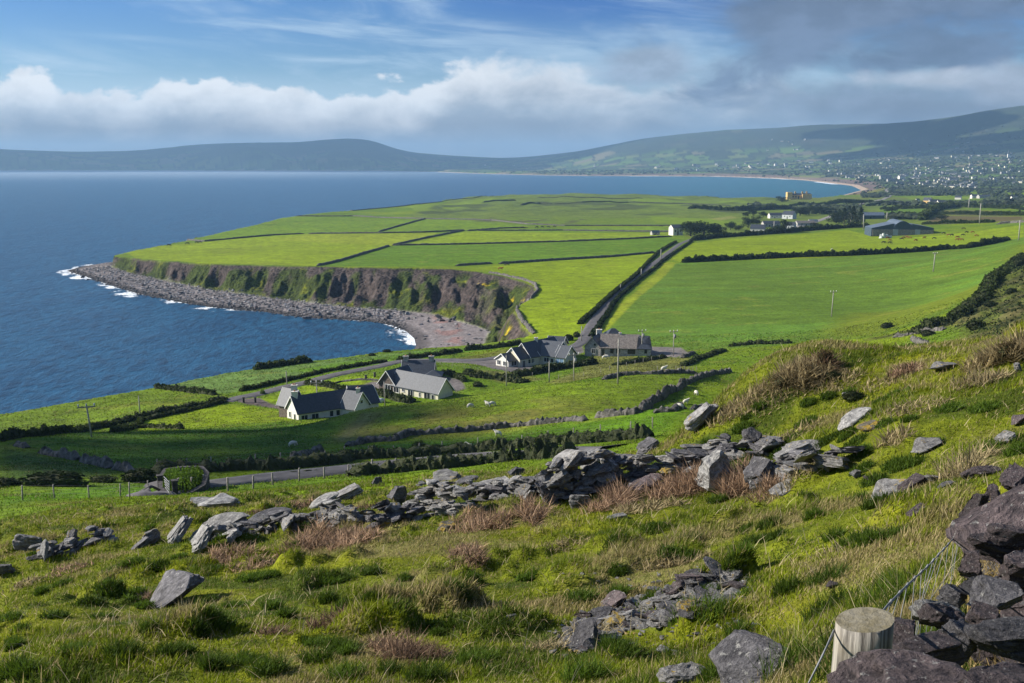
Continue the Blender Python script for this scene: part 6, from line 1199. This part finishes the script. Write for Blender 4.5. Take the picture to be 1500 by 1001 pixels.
# fence post and netting
p = Pr(1262, 905, 2.3); zb = gz(p[0], p[1]); t = thing('fence_post', 'thick sawn wooden fence post beside the stone wall', 'post', (p[0]-.04, p[1]-.05, zb)); hh = p[2]-zb
bm = bmesh.new(); n = 28; rows = []
for k in range(26):
    z = -.3+(hh+.3)*k/25; rows.append([bm.verts.new(((.062+.0010*math.sin(a*5+1)+.0006*math.sin(a*13)+(.002*float(vn(a*3, z*6, 3))))*math.cos(a)+.045*(z/hh), .062*math.sin(a)+.04*(z/hh), z+(.010*math.cos(a) if k == 25 else 0))) for a in [2*math.pi*j/n for j in range(n)]])
for a, b in zip(rows, rows[1:]):
    for j in range(n): bm.faces.new([a[j], a[(j+1) % n], b[(j+1) % n], b[j]]).smooth = True
top = bm.faces.new(rows[-1]); top.material_index = 1
pm, N = newmat('split grey post'); oc = N.n('ShaderNodeTexCoord').outputs['Object']; g_ = N.noise(N.n('ShaderNodeMapping', {0: oc, 3: (60, 60, 2.2)}).outputs[0], 1.0, 6, .65); g2 = N.noise(oc, 9, 4)
b_ = N.mix(N.ss(.36, .60, g_), (.05, .043, .036, 1), (.31, .285, .245, 1)); b_ = N.mix(N.m('MULTIPLY', N.ss(.45, .7, g2), .4), b_, (.30, .26, .19, 1))
N.n('ShaderNodeOutputMaterial', {0: N.n('ShaderNodeBsdfPrincipled', {'Base Color': b_, 'Roughness': .9, 'Normal': N.n('ShaderNodeBump', {'Strength': .8, 'Distance': .006, 'Height': g_}).outputs[0]}).outputs[0]})
bmobj('post', bm, [pm, mat('post end grain', (.22, .20, .15), .95, .5, 22, .8, .01, c2=(.13, .11, .06))], t)
t = thing('wire_netting', 'sagging sheep netting running from the post up to the wall', 'fence', (0, 0, 0))
topw = [Pr(u, v, r) for u, v, r in [(1184,1003,2.05),(1202,966,2.15),(1222,925,2.28),(1262,925,2.35),(1284,906,2.5),(1300,888,2.75),(1330,857,3.3),(1360,829,4.0),(1390,797,4.9),(1415,768,5.7)]]
bm = bmesh.new(); tube(bm, topw, .0022, 5); tube(bm, [(x+.002*math.sin(i*2), y, z+.003) for i, (x, y, z) in enumerate(topw)], .0016, 5); bmobj('top_wire', bm, M['metal'], t)
Q = np.array(topw[4:]); cum = np.r_[0, np.cumsum(np.linalg.norm(np.diff(Q, axis=0), axis=1))]
for k in range(14):
    s = .10+k*.235
    if s > cum[-1]: break
    x, y, z = [np.interp(s, cum, Q[:, i]) for i in range(3)]; g0_ = min(gz(x, y), z-.5); bm = bmesh.new(); tube(bm, [(x, y, z), (x-.02-.03*math.sin(k), y+.01, z-.22), (x-.045, y+.02, z-.45), (x-.03, y+.02, g0_)], .0012, 4); bmobj('stay_wire', bm, M['metal'], t)
    bm = bmesh.new(); tube(bm, [(x-.008, y-.008, z-.006), (x+.006, y+.006, z+.006)], .0045, 5); bmobj('knot', bm, M['metal'], t)
bm = bmesh.new(); lw_ = [(x-.04, y+.02, z-.25) for x, y, z in topw[4:]]; tube(bm, lw_, .0017, 4); bmobj('lower_wire', bm, M['metal'], t)
# ------------------------------------------------------------------ grass
gmat, N = newmat('grass blades'); ca = N.n('ShaderNodeAttribute', attribute_name='Col').outputs['Color']
d_ = N.n('ShaderNodeBsdfPrincipled', {'Base Color': ca, 'Roughness': .7, 'Specular IOR Level': .15}); tr_ = N.n('ShaderNodeBsdfTranslucent', {0: ca}); N.n('ShaderNodeOutputMaterial', {0: N.n('ShaderNodeMixShader', {0: .38, 1: d_.outputs[0], 2: tr_.outputs[0]}).outputs[0]})
def blades(name, x, y, L, Wd, lean, col, label, cat, seg2=None, spread=.35, dirb=None):
    n = len(x); z = gzv(x, y)-.015; R = np.random.RandomState(len(x) % 9999); a = R.rand(n)*6.283; tilt = np.abs(R.randn(n))*spread+lean
    dx, dy = np.cos(a)*tilt, np.sin(a)*tilt
    if dirb is not None: dx = dx+dirb[0]; dy = dy+dirb[1]
    nl = np.sqrt(dx*dx+dy*dy+1); D = np.stack([dx/nl, dy/nl, 1/nl], -1); s = R.rand(n)*6.283; S_ = np.stack([np.cos(s), np.sin(s), 0*s], -1)*(Wd/2)[:, None]; b = np.stack([x, y, z], -1)
    dr = np.stack([dx/nl, dy/nl, -.35+0*dx], -1); tip = b+D*L[:, None]+dr*(L*.35*R.rand(n))[:, None]; mid = b+D*(L*.55)[:, None]
    near = np.hypot(x, y) < 16 if seg2 is None else seg2+np.zeros(n, bool)
    f = ~near; c3 = np.stack([b-S_, b+S_, tip], 1)[f].reshape(-1, 3); m5 = np.stack([b-S_, b+S_, mid+S_*.8, tip, mid-S_*.8], 1)[near].reshape(-1, 3)
    co = np.r_[c3, m5]; n3 = int(f.sum()); n5 = int(near.sum()); i5 = 3*n3+np.arange(n5)[:, None]*5
    F = np.r_[np.arange(3*n3).reshape(-1, 3), (i5+np.array([[0, 1, 2]])), (i5+np.array([[0, 2, 4]])), (i5+np.array([[4, 2, 3]]))]
    me = raw_mesh(name, co, F, True); cc_ = np.r_[np.repeat(col[f], 3, 0), np.repeat(col[near], 5, 0)]; vcol(me, 'Col', np.clip(cc_, .003, .9)); me.materials.append(gmat); o = link(bpy.data.objects.new(name, me)); tag(o, label, cat, kind='stuff'); return o
def tusf(x, y): return np.clip(fbm(x/1.1+3, y/1.1, 81, 3)*2.2-.25, 0, 1)
NB = 950000; R = np.random.RandomState(21); a = R.uniform(-.56, .60, NB); lr = R.uniform(math.log(2.6), math.log(64), NB); k = R.rand(NB) < np.clip(.25+lr/3.0, 0, 1); a, lr = a[k], lr[k]; r = np.exp(lr); x, y = r*np.sin(a), r*np.cos(a)
wr = [gpn(*q)[:2] for q in RB]; kk = (sdf(wr, x, y) < 0) | (R.rand(len(x)) < .10); x, y, r = x[kk], y[kk], r[kk]
tu = tusf(x, y); p1 = fbm(x/2.2, y/2.2, 471, 4); p2 = fbm(x/6+5, y/6, 473, 3); p3 = fbm(x/.55, y/.55, 475, 3)
col = fgcol(p1+.55*p3, p2)*(1.0+.28*R.randn(len(x), 1)*1.0); dry = (R.rand(len(x)) < .08+.32*sst(.0, .45, p1+.5*p3)); col[dry] = C3(.36, .29, .14)*(.5+.8*R.rand(dry.sum(), 1))
long_ = sst(.0, .35, fbm(x/1.7+50, y/1.7, 477, 3)); L = (.025+.045*R.rand(len(x)))*(1+.8*long_)+.20*tu*R.rand(len(x))*sst(4, 8, r)+.05*(r > 25); L = np.maximum(L, r*.0022); L[dry] *= 1.25
Wd = np.maximum(.0045+.004*R.rand(len(x)), r*.00105)
blades('grass', x, y, L, Wd, .15, col, 'tussocky green and straw coloured grass covering the near hillside', 'grass', dirb=(.25, -.05))
# scattered long dry stalks
n = 5200; a = R.uniform(-.5, .56, n); r = np.exp(R.uniform(math.log(5), math.log(48), n)); x, y = r*np.sin(a), r*np.cos(a); k = fbm(x/3, y/3, 481, 3)+.3*R.randn(n) > .05; x, y, r = x[k], y[k], r[k]
blades('dry_stalks', x, y, .14+.30*R.rand(len(x)), np.maximum(.005, r*.0008), .5, C3(.50, .42, .25)*(.6+.6*R.rand(len(x), 1)), 'long dry bent grass stalks scattered over the hillside', 'grass stalks', spread=.8, seg2=True)
# dead bracken
bx, by, bl, bc_ = [], [], [], []
def patch(u, v, ru, rv, n, c, L0, L1):
    p = gpn(u, v); s = math.hypot(p[0], p[1])/FP; a = R.rand(n)*6.283; q = np.sqrt(R.rand(n))*(1+.5*vn(np.cos(a)*2+u, np.sin(a)*2, 5)); k = 1.0/max(.22, 0.30)
    bx.append(p[0]+np.cos(a)*q*ru*s); by.append(p[1]+np.sin(a)*q*rv*s*k); bl.append(L0+(L1-L0)*R.rand(n)*(1-.55*q)); bc_.append(np.array(c)*(.25+1.1*R.rand(n, 1)**1.5))
BR = (.46, .31, .20); ST = (.46, .37, .20); DK = (.24, .155, .10)
for a_ in [(470,790,48,16,1500,BR,.3,.7),(520,795,40,12,900,BR,.3,.6),(440,800,30,10,500,BR,.2,.5),(340,812,45,11,1000,BR,.2,.5),(372,830,30,14,500,BR,.15,.4),(715,770,48,12,1000,BR,.2,.55),(690,760,26,9,400,BR,.2,.5),(780,760,22,12,700,BR,.4,.85),(905,735,22,14,800,BR,.4,.8),(880,745,30,10,600,BR,.3,.5),(985,722,40,12,1500,BR,.3,.7),(1020,712,26,12,1000,BR,.4,.9),(950,745,50,9,800,ST,.2,.4),(1075,722,26,10,1000,BR,.5,.9),(1085,705,20,8,600,BR,.5,.9),(1130,718,28,10,700,BR,.3,.6),(1160,705,40,8,500,ST,.2,.4),
  (690,822,22,8,400,DK,.2,.5),(680,810,30,9,500,BR,.2,.4),(1408,700,18,12,500,ST,.3,.8),(1430,672,22,9,300,ST,.2,.5),(1308,645,22,8,400,ST,.2,.45),(1330,600,50,10,600,ST,.15,.3),(1440,560,40,9,700,ST,.2,.5),(1300,560,50,8,500,ST,.15,.3),(600,965,46,11,1500,DK,.15,.45),(575,950,40,8,600,BR,.15,.4),(480,915,42,7,800,DK,.12,.35),(400,930,30,6,400,DK,.12,.3),(215,880,10,4,250,BR,.15,.35),
  (1120,578,46,11,1100,ST,.15,.45),(1165,560,42,10,900,ST,.15,.45),(1190,548,26,9,1500,ST,.35,.7),(1165,556,22,8,1400,ST,.5,.9),(1204,540,12,6,700,DK,.4,.8),(1085,595,36,9,600,ST,.15,.4),(1060,610,26,8,500,ST,.2,.4),(1325,548,20,5,600,BR,.3,.5),(1475,528,24,6,1200,ST,.5,1.0),(1445,535,26,6,900,ST,.4,.7),(1495,520,16,5,600,ST,.4,.8),(1225,560,40,9,700,ST,.15,.4),
  (100,835,30,8,350,BR,.15,.35),(40,855,30,6,300,ST,.15,.3),(180,830,24,6,260,ST,.15,.3),(540,745,40,8,500,DK,.2,.4),(440,742,36,7,600,BR,.15,.4),(380,752,24,5,300,DK,.15,.3),(830,800,40,8,300,ST,.1,.3),(1250,800,50,10,300,ST,.1,.3),(980,830,46,5,500,ST,.15,.35),(860,930,40,7,500,ST,.1,.3),(800,950,30,8,300,ST,.1,.3),(700,870,50,8,260,ST,.1,.25),(1160,640,50,9,500,ST,.15,.4),(1400,800,20,6,120,ST,.1,.3),(650,700,30,8,400,ST,.3,.6)]:
    patch(*a_)
x, y = np.concatenate(bx), np.concatenate(by); L = np.concatenate(bl); c = np.concatenate(bc_); r = np.hypot(x, y); k = R.rand(len(x)) < .62; x, y, L, c, r = x[k], y[k], L[k]*1.1, c[k], r[k]
blades('dead_bracken', x, y, L, np.maximum(.010, r*.0011), .35, c, 'tangled patches of dead brown bracken and straw along the tumbled wall', 'bracken', spread=1.15, seg2=True, dirb=(.35, -.25))
# straw tufts growing in the wall beside the camera
n = 3600; r = R.uniform(2.3, 6.2, n); u = 1440+R.uniform(-25, 90, n); pts = np.array([Hd(uu, rr_, 78) for uu, rr_ in zip(u, r)])
o = blades('wall_grass', pts[:, 0], pts[:, 1], .08+.20*R.rand(n)*(vn(pts[:, 0]*6, pts[:, 1]*6, 9) > -.1)+.01, .003+0*r, .3, C3(.42, .31, .13)*(.4+.9*R.rand(n, 1)), 'straw coloured grass tufts between the purple wall stones', 'grass', seg2=True, spread=.6); o.location.z = .36
for a_ in [(1208,540,30,32,'dry brown bush crowning the mound',dict(seed=2)),(1180,550,36,22,'straw brown scrub left of the bush on the mound',dict(seed=4)),(1478,530,40,34,'brown heather bush on the skyline at right',dict(seed=3)),(1150,566,40,22,'low scrub on the mound shoulder',dict(seed=5)),(1330,545,22,14,'small heather bush on the skyline',dict(seed=2)),(1250,586,34,16,'dark gorse hummock right of the mound',dict(seed=4,m='leafd')),(1222,556,26,14,'low dark hummock beside the brown bush',dict(seed=3,m='leafd'))]:
    bpx(a_[0], a_[1], a_[2], a_[3], a_[4], rmin=10, **dict(dict(m='heather', leaf=.07, n=2600, d=.7), **a_[5]))

# tufts on the farther turf, down to the road and round the fields
NB = 330000; R = np.random.RandomState(33); a = R.uniform(-.56, .60, NB); lr = R.uniform(math.log(60), math.log(330), NB); r = np.exp(lr); x, y = r*np.sin(a), r*np.cos(a); k = (sdf(TOP, x, y) > 1)
_i = np.interp(np.log(r), LR, np.arange(NR)).astype(int); _j = np.interp(a, AZ, np.arange(NC)).astype(int); col = CR[_i, _j]; g_ok = (col[:, 1] > col[:, 0]*1.02); rgh = fbm(x/5, y/5, 901, 4)
k &= g_ok & (R.rand(NB) < .45+.55*sst(-.1, .3, rgh)); x, y, r, col, rgh = x[k], y[k], r[k], col[k], rgh[k]
L = np.maximum(.07+.10*R.rand(len(x)), r*.0011)*(1+.8*sst(.0, .4, rgh)*(r < 110)); col = col*(1.1+.35*R.randn(len(x), 1)); d_ = R.rand(len(x)) < .06+.12*sst(.1, .4, rgh); col[d_] = C3(.25, .21, .09)*(.6+.6*R.rand(d_.sum(), 1))
blades('turf_tufts', x, y, L, np.maximum(.05, r*.0013), .3, col, 'short tufted turf of the pastures between hillside and houses', 'grass', seg2=False, spread=.5)
# gorse and heath on the steep slope at the right
n = 90000; R = np.random.RandomState(34); gx, gy = [], []
P_ = [gp(u, v, 70)[:2] for u, v in [(1500,378),(1560,350),(1700,400),(1700,560),(1540,498),(1400,480),(1340,492),(1290,497),(1385,468),(1432,432)]]; A_ = np.array(P_)
x = R.uniform(A_[:, 0].min(), A_[:, 0].max(), n); y = R.uniform(A_[:, 1].min(), A_[:, 1].max(), n); w_ = fbm(x/5, y/5, 911, 4); k = (sdf(P_, x, y) > 0) & (w_+.25*sst(14, 0, sdf(P_, x, y)) > -.12); x, y, w_ = x[k], y[k], w_[k]
z = gzv(x, y)+R.rand(len(x))*np.clip(.45+2.6*w_, .3, 1.6); o = leafcloud('gorse_scrub', np.stack([x, y, z], -1), .30*np.ones(len(x)), M['leafd']); tag(o, 'dark gorse and heath scrub covering the steep slope at the right', 'scrub', kind='stuff')

# round tussocks of longer dark grass
tx, ty, tl, tcx = [], [], [], []; R = np.random.RandomState(61); cnt = 0
TS = [(30,925),(80,905),(150,905),(20,950),(215,925),(100,960),(160,860),(130,880),(60,870),(290,925),(250,960),(310,980),(420,905),(500,850),(540,880),(345,890),(200,870),(15,985),(1010,790),(980,815),(1090,780),(1130,790),(1300,790),(1220,790),(850,880),(700,900),(905,840),(640,930),(480,880),(590,850),(575,870),(1240,640),(1330,615),(1390,600),(1180,620),(1440,600),(1260,690),(1190,760),(1040,900),(1150,870),(770,850),(300,880),(390,845),(180,830),(200,825)]
while len(TS) < 165: TS.append((R.uniform(-10, 1500), R.uniform(770, 1000))) if R.rand() < .7 else TS.append((R.uniform(950, 1500), R.uniform(560, 760)))
for u, v in TS:
    p = gpn(u, v); rr = math.hypot(p[0], p[1]); n = int(R.uniform(240, 460)); rad = R.uniform(.10, .26)*(1 if rr < 20 else 1.4); a = R.rand(n)*6.283; q = np.sqrt(R.rand(n))*rad
    tx.append(p[0]+np.cos(a)*q); ty.append(p[1]+np.sin(a)*q*.9); tl.append(R.uniform(.14, .30)*(1-.6*q/rad*R.rand(n))); tcx.append(np.array([(.062, .105, .010)])*(.6+.7*R.rand(n, 1))*R.uniform(.75, 1.35))
x, y, L, c = np.concatenate(tx), np.concatenate(ty), np.concatenate(tl), np.concatenate(tcx); r = np.hypot(x, y)
blades('tussocks', x, y, L, np.maximum(.006, r*.001), .25, c, 'round tufts of longer dark green grass on the near hillside', 'grass', seg2=True, spread=.45, dirb=(.2, -.05))
